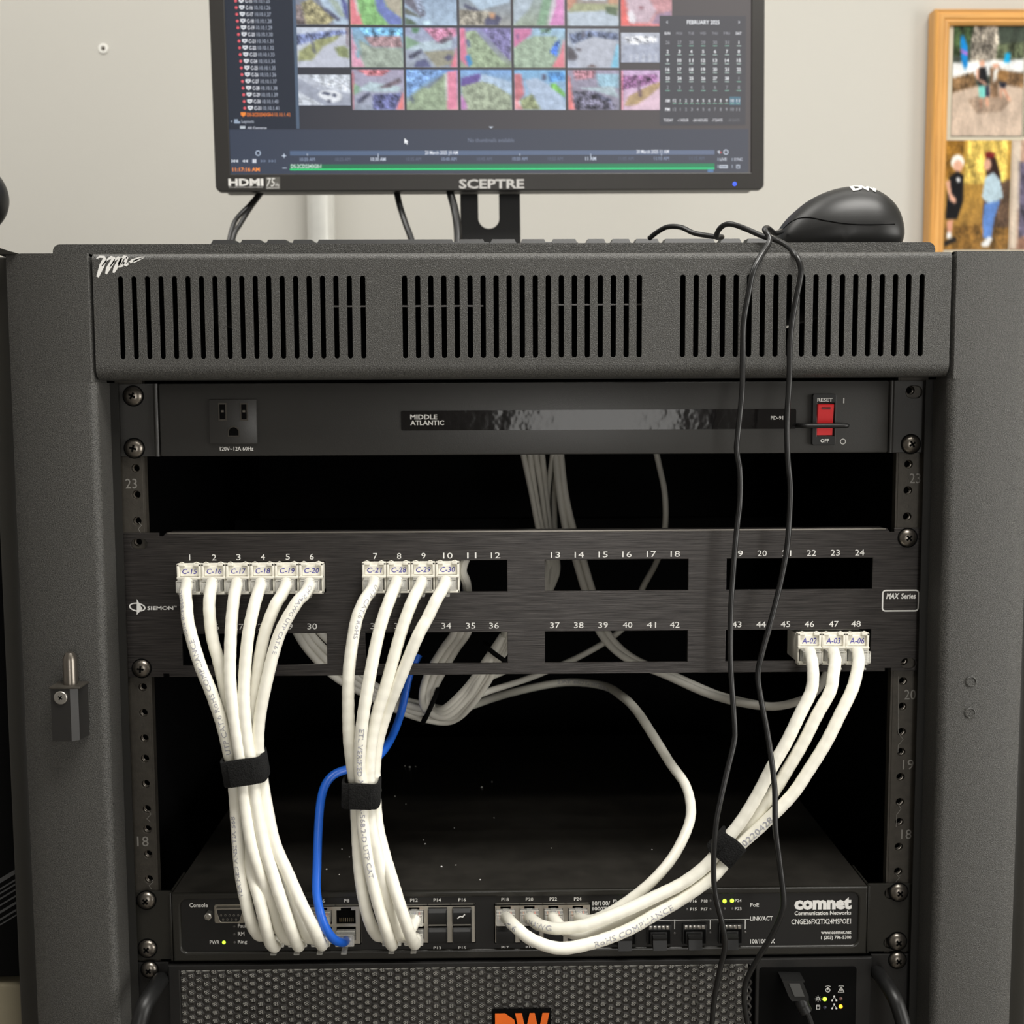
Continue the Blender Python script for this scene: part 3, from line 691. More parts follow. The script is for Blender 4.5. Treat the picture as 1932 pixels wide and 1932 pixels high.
# fibre cages
for i, u in enumerate((1178, 1244, 1311, 1379)):
    v0 = 1746-i*.7; x0, x1, z0, z1 = rpx(u-23, v0, u+23, v0+38, YO-3)
    b = MB().use(M_rubber).box(x0, x1, YO-3, YO, z0, z1, .4)
    b.use(M_void).box(x0+.8, x1-.8, YO-3.15, YO-2.9, z0+.8, z1-3.2)
    b.use(M_bright)
    for k in range(5): b.box(x0+1.1+k*2.6, x0+3.2+k*2.6, YO-3.5, YO-2.8, z1-2.6, z1-.3, .15)
    cg = b.build('fibre_cage', None, ns)
    x0, x1, z0, z1 = rpx(u-12, v0+20, u+14, v0+48, YO-9)
    t = thing('fibre_dust_cap', ['black rubber cap in the first fibre cage, partly behind white cables', 'black rubber cap in the second fibre cage from the left', 'black rubber cap in the third fibre cage from the left', 'black rubber cap in the rightmost fibre cage'][i], 'dust cap', ((x0+x1)/2, YO-3, z0), 'black caps on the fibre cages')
    MB().extr([(YO-2, z1-1), (YO-8, z1-.6), (YO-10, z1-1.4), (YO-9.2, z1-3), (YO-10.5, z0+.5), (YO-9.5, z0), (YO-7, z0+1), (YO-2, z0+2)], x0, x1).box(x0-1, x1+1, YO-4.4, YO-3.2, z0+2, z1, .3).build('cap_body', M_rubber, t)

# ================================================================== server
ZV0, ZV1 = -355.2, -267.2
sv = thing('rack_server', 'black two-unit server with a honeycomb grille front and pull handles', 'server', (0, 0, ZV0))
YV = -7.0
xl, xr = ax(318, 1870, YV), ax(1644, 1870, YV)
mx0, mx1 = ax(341, 1880, YV), ax(1425, 1880, YV); mz1 = az(700, 1828, YV); mz0 = ZV0+6
MB().box(xl, xr, 0, 480, ZV0, ZV1-.4, .6).build('chassis', M_dark, sv)
M_bez = mat('server bezel', (.010, .0095, .009), .40, spec=.45, bump=(1800, .2, .0003, 2))
MB().plate([[(xl, ZV0), (xr, ZV0), (xr, ZV1-.6), (xl, ZV1-.6)], [(mx0, mz0), (mx0, mz1), (mx1, mz1), (mx1, mz0)]], YV, YV+3, .8).build('bezel', M_bez, sv)
# honeycomb: pitch from the photo 4.85 mm across, 5.3 mm down, alternate columns shifted
M_hex = mat('grille web', (.022, .020, .018), .45, spec=.5)
g = MB().use(M_hex); px_, pz_ = 4.72, 5.28
R0 = 3.1; r_in = 1.95
nc = int((mx1-mx0)/px_); dots = MB().use(mat('dust screen', (.85, .83, .76), .5)); yb = YV+2.6
dots.box(mx0-1, mx1-4.2, yb, yb+.4, mz0, mz1); dots.use(M_void)
logo = (ax(931, 1905, YV), ax(1038, 1905, YV), az(985, 1907, YV))
lz0 = az(985, 1990, YV)
for i in range(nc+1):
    cx = mx0+1.6+i*px_
    nr_ = int((mz1-mz0)/pz_)
    for j in range(nr_+1):
        cz = mz1-1.5-j*pz_-(pz_/2 if i % 2 else 0)
        if cz < mz0+2 or cx > mx1-1: continue
        A = [(cx+px_*2/3*math.cos(PI*k/3), cz+pz_/2/.866*math.sin(PI*k/3)) for k in range(6)]
        B = [(cx+(r_in)*math.cos(PI*k/3), cz+r_in*math.sin(PI*k/3)) for k in range(6)]
        o_ = len(g.v)
        for P_, y in ((A, YV+1.0), (B, YV+.7), (B, YV+2.4)):
            for x, z in P_: g.v.append(Vector((min(max(x, mx0), mx1), y, min(max(z, mz0), mz1))))
        for k in range(6):
            k2 = (k+1) % 6; g.face([o_+k, o_+k2, o_+6+k2, o_+6+k]); g.face([o_+6+k, o_+6+k2, o_+12+k2, o_+12+k])
        if cz > -330:
            for (dx, dz) in [(0, 0)]+[(1.15*math.cos(PI*k/3+PI/6), 1.15*math.sin(PI*k/3+PI/6)) for k in range(6)]:
                o_ = len(dots.v)
                for k in range(6): dots.v.append(Vector((cx+dx+.40*math.cos(PI*k/3), yb-.05, cz+dz+.40*math.sin(PI*k/3))))
                dots.face([o_+k for k in range(6)])
gr = g.build('grille', None, sv, smooth=0); dots.build('dust_screen', None, gr, smooth=0)
# orange logo
lx0, lx1, lz1 = logo
lb = MB().use(M_void).box(lx0-.6, lx1+.6, YV-.6, YV+1.2, lz0-2, lz1+1, .3).build('logo_backing', None, sv)
tt = MB().use(M_orange); V, F = text_geo('DW', .06, .0)
tt.text('D', lx0+1, lz0, lx0+(lx1-lx0)*.42, lz1-.8, YV-1.3, .07); tt.text('W', lx0+(lx1-lx0)*.38, lz0, lx1-.6, lz1-.8, YV-1.35, .07)
tt.build('logo_letters', M_orange, lb, smooth=0)
# control panel on the right
x0, x1, z0, z1 = rpx(1430, 1823, 1616, 2010, YV)
cp_ = MB().use(M_void).plate([rrect(x0, z0, x1, z1, 2, 5)], YV-.5, YV+.1, .15)
YC = YV-.6
cp_.use(M_ink)
cp_.ptext('SS', 1484, 1836.5, 1496, 1843.5, YC, .03, .3)
def ln(L, w=.45): cp_.stroke([(at(u, v, YC).x, at(u, v, YC).z) for u, v in L], w, YC)
ln([(1495, 1840), (1511, 1839.5)]); ln([(1499, 1840), (1503, 1836.5), (1508, 1836.5)]); ln([(1500, 1840), (1504, 1843.5), (1507, 1843.5)])
def ring(u, v, r, w=.4): 
    c = at(u, v, YC); cp_.plate([circ(c.x, c.z, r, 20), circ(c.x, c.z, r-w, 20)[::-1]], YC-.02, YC+.03)
ring(1562, 1868, 1.5); ln([(1562, 1862), (1562, 1868)], .5); ln([(1557, 1861.5), (1562, 1859.5), (1567, 1861.5)], .3)
ln([(1587, 1861.5), (1581.5, 1872), (1592.5, 1872), (1587, 1861.5)], .45); ln([(1587, 1865), (1587, 1869.5)], .5); ln([(1582, 1861), (1587, 1859), (1592, 1861)], .3)
ring(1543.5, 1884.5, 1.05, .35)
for k in range(8):
    t_ = 2*PI*k/8; ln([(1543.5+4.2*math.cos(t_), 1884.5+4.2*math.sin(t_)), (1543.5+6*math.cos(t_), 1884.5+6*math.sin(t_))], .35)
ln([(1540.5, 1896.5), (1546.5, 1896.5), (1546.5, 1904), (1540.5, 1904), (1540.5, 1896.5)], .45); ln([(1542, 1898.5), (1545, 1898.5)], .4)
for v in (1886, 1901):
    for (du, dv) in ((0, -5), (-4, 2.5), (4, 2.5)):
        c = at(1574+du, v+dv-1, YC); cp_.plate([circ(c.x, c.z, .62, 8)], YC-.02, YC+.03)
    ln([(1570, v+1), (1574, v-5), (1578, v+1)], .3)
cpo = cp_.build('control_panel', None, sv, smooth=0)
led(cpo, 1556, 1885, YC, M_green, 1.35); led(cpo, 1586, 1899, YC, M_amber, 1.25); led(cpo, 1556, 1901, YC, mat('dim blue led', (.03, .03, .05), .3), 1.1); led(cpo, 1586, 1884.5, YC, mat('dim red led', (.12, .06, .05), .3), 1.1)
for sgn, inner in ((-1, xl), (1, xr)):
    MB().plate([[(sgn*EAR, ZV0), (inner+sgn*.8, ZV0), (inner+sgn*.8, ZV1-.8), (sgn*EAR, ZV1-.8)][::-sgn]], -2.6, -.2, .4).build('mounting_ear', M_bez, sv)
screw(sv, 281, 1831, -2.6, 5.0, .7); screw(sv, 1694.5, 1813, -2.6, 5.2, PI/4)
def handle(L):
    P_ = crom([at(*p) for p in L[0]], 6); top = P_
    zc = (ZV0+ZV1)/2; bot = [Vector((p.x, p.y, 2*zc-p.z)) for p in top[::-1]]
    MB().tube(top+bot, 4.4, 14, True, 1.15).build('pull_handle', M_rubber, sv, smooth=60)
handle(([(306, 1848, -2), (301, 1852, -12), (288, 1872, -26), (272, 1900, -36), (263, 1932, -40), (261, 1945, -41)],))
handle(([(1656, 1836, -2), (1662, 1842, -12), (1674, 1860, -26), (1690, 1888, -36), (1702, 1925, -40), (1704, 1938, -41)],))

# ================================================================== patch cables
def print_on(pts, r, st, s0, size, ang=0, flip=False, col=None):
    """lettering printed along a cable, wrapped on the side that faces the front"""
    V, F = text_geo(st, .0, 0)
    L = [0]
    for i in range(1, len(pts)): L.append(L[-1]+(pts[i]-pts[i-1]).length)
    b = MB(); ok = []
    import bisect
    V2 = []
    for (x, y) in V:
        x *= size*1.25; y = (y-.35)*size
        s = s0+(x if not flip else -x)
        if s < 0 or s > L[-1]-.1: V2.append(None); continue
        i = max(0, min(bisect.bisect_right(L, s)-1, len(pts)-2)); t = (s-L[i])/max(L[i+1]-L[i], 1e-6)
        p = pts[i].lerp(pts[i+1], t)
        T = (pts[min(i+2, len(pts)-1)]-pts[max(i-1, 0)]).normalized()
        f = Vector((0, -1, 0)); f = (f-T*f.dot(T)).normalized(); sd = f.cross(T)
        if flip: sd = -sd
        a = y/r+ang
        V2.append(p+(f*math.cos(a)+sd*math.sin(a))*(r*1.03+.06))
    b.v = [v if v is not None else Vector((0, 0, 0)) for v in V2]
    for fc in F:
        if all(V2[i] is not None for i in fc): b.face(list(fc))
    return b
RC = 3.55
def lumps(pts, r, amp=.016, per=7.5):
    out = []; d = 0; ph = random.uniform(0, 6)
    for i in range(len(pts)):
        if i: d += (pts[i]-pts[i-1]).length
        out.append(r*(1+amp*math.sin(2*PI*d/per+ph)+amp*.4*math.sin(2*PI*d/3.1)))
    return out
def plug(parent, x, z, yb, up=True, wires=None, tabdown=True, name='plug'):
    """clear modular plug whose back end stands out of its socket at depth yb"""
    s = -1 if tabdown else 1
    b = MB().use(M_clear).box(x-5.7, x+5.7, yb-7.5, yb+1, z-3.6, z+3.6, .5).box(x-5.2, x+5.2, yb-9.5, yb-7, z-2.6, z+2.6, .5)
    b.extr([(yb+1, z+s*3.7), (yb-9, z+s*6.2), (yb-12, z+s*6.4), (yb-12, z+s*5.6), (yb-9, z+s*5.4), (yb+1, z+s*3.2)], x-1.7, x+1.7)
    b.use(M_clear2)
    for zz in (-3.5, 3.2): b.box(x-5.7, x+5.7, yb-7.75, yb-7.2, z+zz, z+zz+.45)
    for xx in (-5.7, 5.25): b.box(x+xx, x+xx+.45, yb-7.75, yb-7.2, z-3.5, z+3.6)
    b.box(x-5.6, x+5.6, yb-3.2, yb-2.6, z+3.5, z+3.9)
    p = b.build(name, None, parent)
    if wires:
        w = MB()
        for k, c_ in enumerate(((.55, .25, .12), (.7, .68, .6), (.02, .25, .1), (.03, .06, .5), (.7, .68, .6), (.75, .2, .12))):
            w.use(mat('wire %d' % k, c_, .4)).box(x-4.2+k*1.4, x-3.3+k*1.4, yb-7.45, yb-1, z+.5, z+2.9, .2)
        w.build('wires', None, p)
    return p
def patch(L, label, grp, ends, prints=(), r=RC, m=None, name='patch_cable', n=12):
    pts = pathpx(L, n)
    c = pts[0]; t = thing(name, label, 'network cable', pts[-1], grp)
    jk = MB().tube(pts, lumps(pts, r) if m is None else r, 16).build('jacket', m or M_cable, t, smooth=60)
    for e in ends: plug(t, *e)
    for (st_, s0, size, ang, flip) in prints:
        imprint(print_on(pts, r, st_, s0, size, ang, flip), jk, M_print)
    return t
def jend(u, row):
    x, z0, zs, YJ = jacks[(u, row)]; return (x, (z0+zs)/2+.6, YJ-.8)
def pend(n):
    xc, za, zb = PORT[n]; return (xc, (za+zb)/2, YPT-.5)
GW = 'white patch cables in front of the patch panel'
def W_(u, row): e = jend(u, row); return e[:3]+(True, None, True)
def S_(n): e = pend(n); return e[:3]+(True, n % 2 == 0, n % 2 == 1)
C1 = [
 (358, [(353, 1100, -12), (352, 1107, -18), (350, 1120, -25), (352, 1140, -29), (356, 1180, -34), (376, 1250, -38), (400, 1310, -39), (420, 1370, -39), (434, 1430, -37), (438, 1450, -37), (443, 1500, -38), (447, 1560, -39), (453, 1640, -41), (464, 1700, -43), (476, 1745, -42), (492, 1765, -34), (512, 1752, -24), (521, 1737, -14)], 2,
   [('20220428 NSC', 14, 3.4, -.5, False), ('UTP CAT.6 RoHS COMPLIANCE', 112, 4.0, -.15, True), ('VERIFIED ANSI/TIA-568', 196, 3.8, .35, True)]),
 (404, [(400, 1100, -12), (399, 1107, -18), (396, 1125, -25), (395, 1150, -28), (400, 1200, -30), (413, 1250, -32), (426, 1310, -32), (438, 1380, -31), (447, 1430, -29.5), (449, 1460, -29.5), (456, 1520, -31), (462, 1580, -33), (474, 1640, -41), (490, 1700, -47), (502, 1750, -46), (510, 1778, -38), (519, 1786, -26), (521, 1775, -14)], 1, []),
 (450, [(447, 1100, -12), (446, 1107, -18), (442, 1125, -26), (438, 1160, -31), (435, 1210, -36), (434, 1280, -40), (440, 1340, -42), (448, 1395, -43), (456, 1440, -43), (458, 1460, -43), (463, 1520, -44), (474, 1590, -46), (492, 1650, -46), (510, 1700, -42), (524, 1745, -38), (543, 1772, -32), (558, 1755, -22), (564, 1737, -14)], 4, []),
 (496, [(492, 1100, -12), (491, 1107, -18), (485, 1125, -26), (478, 1150, -31), (468, 1200, -35), (461, 1280, -38), (461, 1340, -41), (466, 1395, -42), (474, 1440, -42.5), (476, 1460, -42.5), (484, 1520, -43), (497, 1590, -45), (515, 1650, -47), (531, 1700, -49), (548, 1750, -47), (558, 1776, -40), (564, 1785, -28), (565, 1775, -14)], 3, []),
 (542, [(540, 1100, -12), (539, 1107, -18), (530, 1125, -25), (518, 1145, -29), (498, 1200, -31), (484, 1280, -32), (474, 1350, -32), (468, 1410, -30), (467, 1440, -29.5), (469, 1460, -29.5), (478, 1520, -31), (497, 1590, -34), (524, 1650, -37), (549, 1700, -39), (568, 1745, -38), (586, 1770, -32), (602, 1755, -22), (607, 1737, -14)], 6, []),
 (588, [(584, 1100, -12), (583, 1107, -18), (574, 1122, -26), (558, 1140, -31), (526, 1200, -35), (502, 1290, -38), (489, 1360, -38), (487, 1410, -37), (491, 1440, -36), (493, 1460, -36), (503, 1520, -38), (518, 1590, -42), (544, 1650, -45), (566, 1700, -48), (588, 1745, -47), (602, 1774, -40), (608, 1783, -28), (608, 1775, -14)], 5,
   [('CM 24AWG UTP CAT.6 E', 10, 3.2, .3, False)]),
]
word = {358: 'first', 404: 'second', 450: 'third', 496: 'fourth', 542: 'fifth', 588: 'sixth'}
for i, (u, L, port, pr_) in enumerate(C1):
    patch(L, 'white patch cable plugged in under number %d, left bundle of six' % (i+1), GW, [W_(u, 0), S_(port)], pr_)
C2 = [
 (706.5, [(706, 1097, -12), (705, 1103, -18), (700, 1115, -26), (688, 1132, -31), (674, 1165, -35), (666, 1205, -38), (658, 1270, -40), (657, 1340, -40), (659, 1400, -40), (665, 1450, -37.5), (669, 1480, -36), (671, 1510, -36), (674, 1570, -38), (678, 1640, -40), (687, 1700, -41), (700, 1745, -40), (716, 1766, -34), (734, 1750, -24), (740, 1735, -14)], 10, [('UTP CAT.6 RoHS', 12, 3.6, .5, False)]),
 (752.5, [(749, 1097, -12), (747, 1103, -18), (742, 1115, -26), (735, 1132, -31), (723, 1165, -35), (712, 1205, -38), (697, 1280, -43), (686, 1345, -45), (680, 1400, -45), (678, 1450, -43), (683, 1485, -42), (683, 1510, -42), (686, 1570, -43), (698, 1640, -44), (712, 1700, -46), (727, 1750, -46), (735, 1775, -40), (740, 1783, -27), (740, 1772, -14)], 9,
    [('ETL VERIFIED ANSI/TIA-568.2-D UTP CAT', 96, 4.0, .15, False)]),
 (798.5, [(796, 1097, -12), (794, 1103, -18), (788, 1115, -26), (779, 1132, -31), (766, 1165, -34), (753, 1205, -36), (729, 1290, -38), (712, 1345, -38), (701, 1400, -38), (697, 1450, -38), (697, 1485, -38), (697, 1510, -38), (701, 1560, -40), (712, 1610, -42), (722, 1660, -43), (731, 1700, -42), (743, 1745, -38), (757, 1766, -33), (775, 1752, -23), (783, 1735, -14)], 12, []),
 (844.5, [(841, 1097, -12), (839, 1103, -18), (833, 1115, -26), (823, 1132, -31), (807, 1165, -34), (786, 1205, -37), (751, 1290, -36), (729, 1345, -33), (713, 1400, -32), (707, 1450, -31), (708, 1485, -31), (708, 1510, -31), (713, 1560, -33), (725, 1610, -38), (740, 1660, -45), (752, 1700, -48), (767, 1745, -47), (777, 1772, -40), (783, 1781, -27), (783, 1770, -14)], 11, []),
]
for i, (u, L, port, pr_) in enumerate(C2):
    patch(L, 'white patch cable plugged in under number %d, middle bundle of four' % (i+7), GW, [W_(u, 0), S_(port)], pr_)
C3 = [
 (1526, [(1528, 1230, -12), (1529, 1236, -18), (1532, 1248, -26), (1534, 1275, -31), (1530, 1305, -34), (1508, 1350, -37), (1484, 1400, -39), (1455, 1450, -40), (1429, 1500, -41), (1398, 1550, -42), (1364, 1592, -42), (1335, 1630, -43), (1290, 1665, -45), (1240, 1690, -47), (1181, 1717, -50), (1120, 1740, -52), (1092, 1748, -52), (1050, 1752, -49), (1020, 1746, -42), (1003, 1735, -30), (999, 1732, -14)], 20,
   [('E305668 TYPE CM 24AWG', 312, 4.4, .45, True)]),
 (1571.5, [(1573, 1230, -12), (1574, 1236, -18), (1576, 1248, -26), (1572, 1275, -31), (1566, 1305, -34), (1541, 1350, -36), (1516, 1400, -37), (1487, 1450, -37), (1456, 1500, -36), (1418, 1550, -36), (1376, 1598, -35.5), (1340, 1636, -36), (1300, 1672, -38), (1240, 1710, -40), (1180, 1738, -42), (1130, 1756, -42), (1090, 1762, -38), (1062, 1752, -28), (1046, 1735, -20), (1044, 1731, -14)], 22, []),
 (1616, [(1618, 1230, -12), (1619, 1236, -18), (1620, 1250, -26), (1614, 1280, -31), (1606, 1305, -34), (1584, 1350, -37), (1559, 1400, -39), (1528, 1450, -40), (1494, 1500, -41), (1443, 1552, -42), (1386, 1604, -42), (1347, 1652, -43), (1285, 1697, -46), (1233, 1727, -49), (1181, 1756, -52), (1118, 1779, -56), (1056, 1789, -58), (1004, 1773, -56), (972, 1748, -48), (959, 1735, -34), (955, 1731, -14)], 18,
   [('20220428', 147, 5.2, .1, True), ('RoHS COMPLIANCE', 250, 4.6, .1, True), ('-568.2-D UTP CAT.6', 345, 4.6, .1, True)]),
]
for i, (u, L, port, pr_) in enumerate(C3):
    patch(L, 'white patch cable plugged in under number %d, right bundle of three' % (i+46), GW, [W_(u, 1), S_(port)], pr_)
# one more white cable comes forward from the dark of the rack
patch([(838, 1346, 90), (880, 1334, 130), (960, 1308, 200), (1060, 1288, 220), (1135, 1293, 180), (1174, 1314, 120), (1202, 1342, 88), (1233, 1389, 58), (1264, 1439, 38), (1292, 1479, 18), (1303, 1519, 2), (1299, 1557, -10), (1274, 1610, -22), (1240, 1653, -30), (1202, 1687, -33), (1160, 1716, -34), (1120, 1735, -30), (1098, 1734, -22), (1090, 1731, -14)],
      'greyish white cable looping forward alone out of the dark rack toward port P24', None, [S_(24)], [('ETL VERIFIED ANSI-TIA COMPLIANCE', 250, 4.0, -.5, True)], r=3.1, name='patch_cable')
patch([(790, 1235, 60), (772, 1275, 56), (759, 1335, 48), (744, 1380, 34), (722, 1418, 18), (690, 1445, 4), (654, 1452, -6), (628, 1463, -12), (612, 1485, -17), (604, 1520, -22), (600, 1575, -26), (598, 1635, -32), (597, 1679, -37), (603, 1718, -42), (614, 1750, -42), (630, 1772, -37), (646, 1778, -27), (653, 1775, -14)],
      'bright blue patch cable curving down to the port under P8', None, [S_(7)], r=2.6, m=M_blue)

# hook and loop ties
def tie(u, v, Y, w, d, h, tilt, label, yaw=0.0):
    c = at(u, v, Y); t = thing('hook_and_loop_tie', label, 'cable tie', c, 'black fabric ties round the white cables')
    M = Matrix.Translation(c) @ Matrix.Rotation(tilt, 4, 'Y')
    b = MB(); n = 40; rings = [(-h/2, 0), (-h/2, 1.1), (-h/2+.5, 1.5), (h/2-.5, 1.5), (h/2, 1.1), (h/2, 0)]
    o = len(b.v)
    for z, e in rings:
        for k in range(n):
            a = 2*PI*k/n; ca, sa = math.cos(a), math.sin(a)
            X = (w/2+e)*math.copysign(abs(ca)**.62, ca); Yy = (d/2+e)*math.copysign(abs(sa)**.62, sa)
            b.v.append(M @ Vector((X, Yy, z+.5*math.sin(3*a))))
    for i in range(6):
        j = (i+1) % 6
        for k in range(n): b.face([o+i*n+k, o+i*n+(k+1) % n, o+j*n+(k+1) % n, o+j*n+k])
    b.build('strap', M_velcro, t, smooth=50)
    f = MB().box(-w*.30, w*.36, -d/2-2.1, -d/2-1.3, -h/2+.3, h/2-.2, .35); f.v = [M @ p for p in f.v]
    f.build('overlapping_end', M_velcro, t)
    return t
tie(463, 1447, -36.5, 22.5, 22, 15.2, math.radians(-8), 'black fabric tie round the left bundle of six white cables')
tie(682, 1493, -36.5, 19.5, 18.5, 14.8, math.radians(2), 'black fabric tie round the middle bundle of four white cables')
tie(1371, 1598, -38.5, 14.5, 13.5, 15, math.radians(41), 'black fabric tie round the right bundle of three white cables')

# cables deep inside the rack
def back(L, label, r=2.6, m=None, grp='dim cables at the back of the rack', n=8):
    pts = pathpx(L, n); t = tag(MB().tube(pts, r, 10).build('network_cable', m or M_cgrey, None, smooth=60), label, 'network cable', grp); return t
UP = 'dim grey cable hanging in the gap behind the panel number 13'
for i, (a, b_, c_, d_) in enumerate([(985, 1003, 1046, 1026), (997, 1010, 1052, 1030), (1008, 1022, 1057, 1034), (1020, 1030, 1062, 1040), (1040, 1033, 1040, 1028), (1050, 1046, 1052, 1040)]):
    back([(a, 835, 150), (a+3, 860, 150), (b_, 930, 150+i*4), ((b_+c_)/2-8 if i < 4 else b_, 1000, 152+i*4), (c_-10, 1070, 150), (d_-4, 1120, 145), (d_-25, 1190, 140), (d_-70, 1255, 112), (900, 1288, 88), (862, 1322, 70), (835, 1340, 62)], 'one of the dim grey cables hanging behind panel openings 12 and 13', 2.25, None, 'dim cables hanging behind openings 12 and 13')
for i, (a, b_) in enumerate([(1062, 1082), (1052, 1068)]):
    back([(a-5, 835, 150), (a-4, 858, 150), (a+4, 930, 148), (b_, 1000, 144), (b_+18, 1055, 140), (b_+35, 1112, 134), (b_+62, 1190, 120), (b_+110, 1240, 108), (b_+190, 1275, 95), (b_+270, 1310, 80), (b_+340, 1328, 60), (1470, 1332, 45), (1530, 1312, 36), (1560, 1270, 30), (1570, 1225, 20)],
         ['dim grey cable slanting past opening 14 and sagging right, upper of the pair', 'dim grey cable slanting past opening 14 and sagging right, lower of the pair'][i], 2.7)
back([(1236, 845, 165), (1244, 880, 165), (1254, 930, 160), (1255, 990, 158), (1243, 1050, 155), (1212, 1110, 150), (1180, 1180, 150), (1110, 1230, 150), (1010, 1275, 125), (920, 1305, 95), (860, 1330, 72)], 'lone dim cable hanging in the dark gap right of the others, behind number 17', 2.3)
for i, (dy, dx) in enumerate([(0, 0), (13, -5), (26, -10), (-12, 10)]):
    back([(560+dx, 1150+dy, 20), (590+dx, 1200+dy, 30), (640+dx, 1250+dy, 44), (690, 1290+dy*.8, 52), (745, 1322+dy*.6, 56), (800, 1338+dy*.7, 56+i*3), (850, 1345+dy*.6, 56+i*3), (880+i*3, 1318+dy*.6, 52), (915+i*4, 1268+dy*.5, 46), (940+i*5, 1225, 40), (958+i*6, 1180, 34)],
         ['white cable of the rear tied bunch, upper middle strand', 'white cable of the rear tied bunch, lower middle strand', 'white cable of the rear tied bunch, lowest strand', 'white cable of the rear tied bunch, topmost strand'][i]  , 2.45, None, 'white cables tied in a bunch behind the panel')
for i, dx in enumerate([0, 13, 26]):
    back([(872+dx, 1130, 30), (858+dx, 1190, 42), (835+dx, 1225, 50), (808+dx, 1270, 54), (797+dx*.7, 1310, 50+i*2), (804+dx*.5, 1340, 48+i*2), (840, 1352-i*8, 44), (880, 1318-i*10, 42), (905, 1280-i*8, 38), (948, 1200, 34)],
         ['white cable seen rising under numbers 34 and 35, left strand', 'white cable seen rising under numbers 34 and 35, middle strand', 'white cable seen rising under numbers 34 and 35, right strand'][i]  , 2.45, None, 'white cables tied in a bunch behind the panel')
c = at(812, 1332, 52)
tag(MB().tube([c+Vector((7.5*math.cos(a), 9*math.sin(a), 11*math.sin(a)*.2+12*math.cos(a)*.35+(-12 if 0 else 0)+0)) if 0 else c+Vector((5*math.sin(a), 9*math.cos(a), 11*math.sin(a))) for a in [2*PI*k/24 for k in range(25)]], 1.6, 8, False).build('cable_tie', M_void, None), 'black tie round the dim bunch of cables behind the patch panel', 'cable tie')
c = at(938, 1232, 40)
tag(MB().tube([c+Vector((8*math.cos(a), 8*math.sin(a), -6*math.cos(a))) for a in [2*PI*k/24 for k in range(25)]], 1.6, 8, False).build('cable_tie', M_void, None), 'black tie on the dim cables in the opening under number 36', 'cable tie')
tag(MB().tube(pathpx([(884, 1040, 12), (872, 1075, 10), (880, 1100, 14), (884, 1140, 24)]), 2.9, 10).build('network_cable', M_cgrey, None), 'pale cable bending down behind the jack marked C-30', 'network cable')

# crumbs of plaster on the switch
b = MB(); ZT = ZS1-.2
def onz(u, v, z): d = ray(u, v); t = (z-CAMP[2])/d.z; return Vector(CAMP)+d*t
for (u, v, r) in [(773, 1447, 1.0), (764, 1445, .6), (784, 1446, .5), (909, 1485, 1.0), (928, 1475, .5), (745, 1502, .5), (799, 1585, .5), (802, 1592, .6), (833, 1635, .7), (616, 1640, .6), (645, 1602, .5), (659, 1617, .4), (766, 1517, .4), (932, 1543, .4), (857, 1562, .4), (906, 1660, .6), (640, 1650, .5), (1040, 1600, .4), (1230, 1603, .5), (860, 1632, .4)]:
    p = onz(u, v, ZT+r*.4); b.lathe([(r*.6, -r*.4), (r, 0), (r*.7, r*.5), (.02, r*.6)], p, (0, 0, 1), 6)
tag(b.build('plaster_crumbs', M_ink, None), 'scattered white crumbs on top of the black network switch', 'crumbs', kind='stuff')

# ================================================================== thin black leads over the front
kb = [(1225, 450, 90), (1240, 438, 84), (1260, 428, 76), (1285, 429, 66), (1310, 440, 56), (1345, 446, 44), (1362, 447, 36), (1352, 447, 28), (1356, 434, 20), (1368, 424, 14), (1385, 424, 8), (1412, 434, 2), (1440, 446, -6), (1462, 452, -12), (1485, 464, -22), (1502, 482, -33), (1511, 506, -36), (1509, 530, -36), (1503, 560, -36), (1494, 610, -36), (1490, 660, -37), (1489, 720, -40), (1485, 790, -43), (1486, 860, -44), (1491, 920, -44), (1489, 980, -44), (1484, 1040, -44), (1470, 1110, -44), (1455, 1170, -45), (1437, 1235, -46), (1430, 1275, -46), (1436, 1320, -48), (1449, 1390, -50), (1461, 1480, -53), (1463, 1560, -55), (1470, 1620, -56), (1478, 1690, -57), (1475, 1722, -57), (1456, 1765, -55), (1432, 1805, -52), (1409, 1848, -48), (1404, 1885, -46), (1411, 1935, -44), (1420, 2000, -40), (1424, 2150, -40), (1418, 2350, -40), (1424, 2600, -40)]
ms = [(1475, 436, 30), (1462, 440, 10), (1452, 433, -6), (1447, 430, -14), (1443, 434, -20), (1452, 449, -24), (1449, 462, -26), (1436, 482, -31), (1421, 512, -35), (1412, 555, -36), (1403, 610, -36), (1401, 680, -37), (1400, 740, -41), (1392, 820, -44), (1390, 850, -44), (1396, 890, -45), (1396, 945, -45), (1390, 1000, -45), (1384, 1070, -45), (1379, 1150, -45), (1378, 1240, -46), (1382, 1310, -48), (1386, 1370, -50), (1385, 1400, -51), (1373, 1450, -54), (1359, 1510, -57), (1350, 1560, -58), (1346, 1640, -58), (1350, 1690, -58), (1362, 1740, -58), (1368, 1785, -57), (1357, 1835, -54), (1347, 1890, -50), (1343, 1940, -48), (1342, 2000, -46), (1346, 2150, -44), (1340, 2350, -44), (1346, 2600, -44)]
tag(MB().tube(pathpx(kb, 8), 1.62, 12).build('usb_lead', M_black, None, smooth=60), 'thin black lead hanging down the rack front, right of the two', 'cable', 'thin black leads hanging over the rack front')
tag(MB().tube(pathpx(ms, 8), 1.62, 12).build('usb_lead', M_black, None, smooth=60), 'thin black lead hanging down the rack front, left of the two', 'cable', 'thin black leads hanging over the rack front')

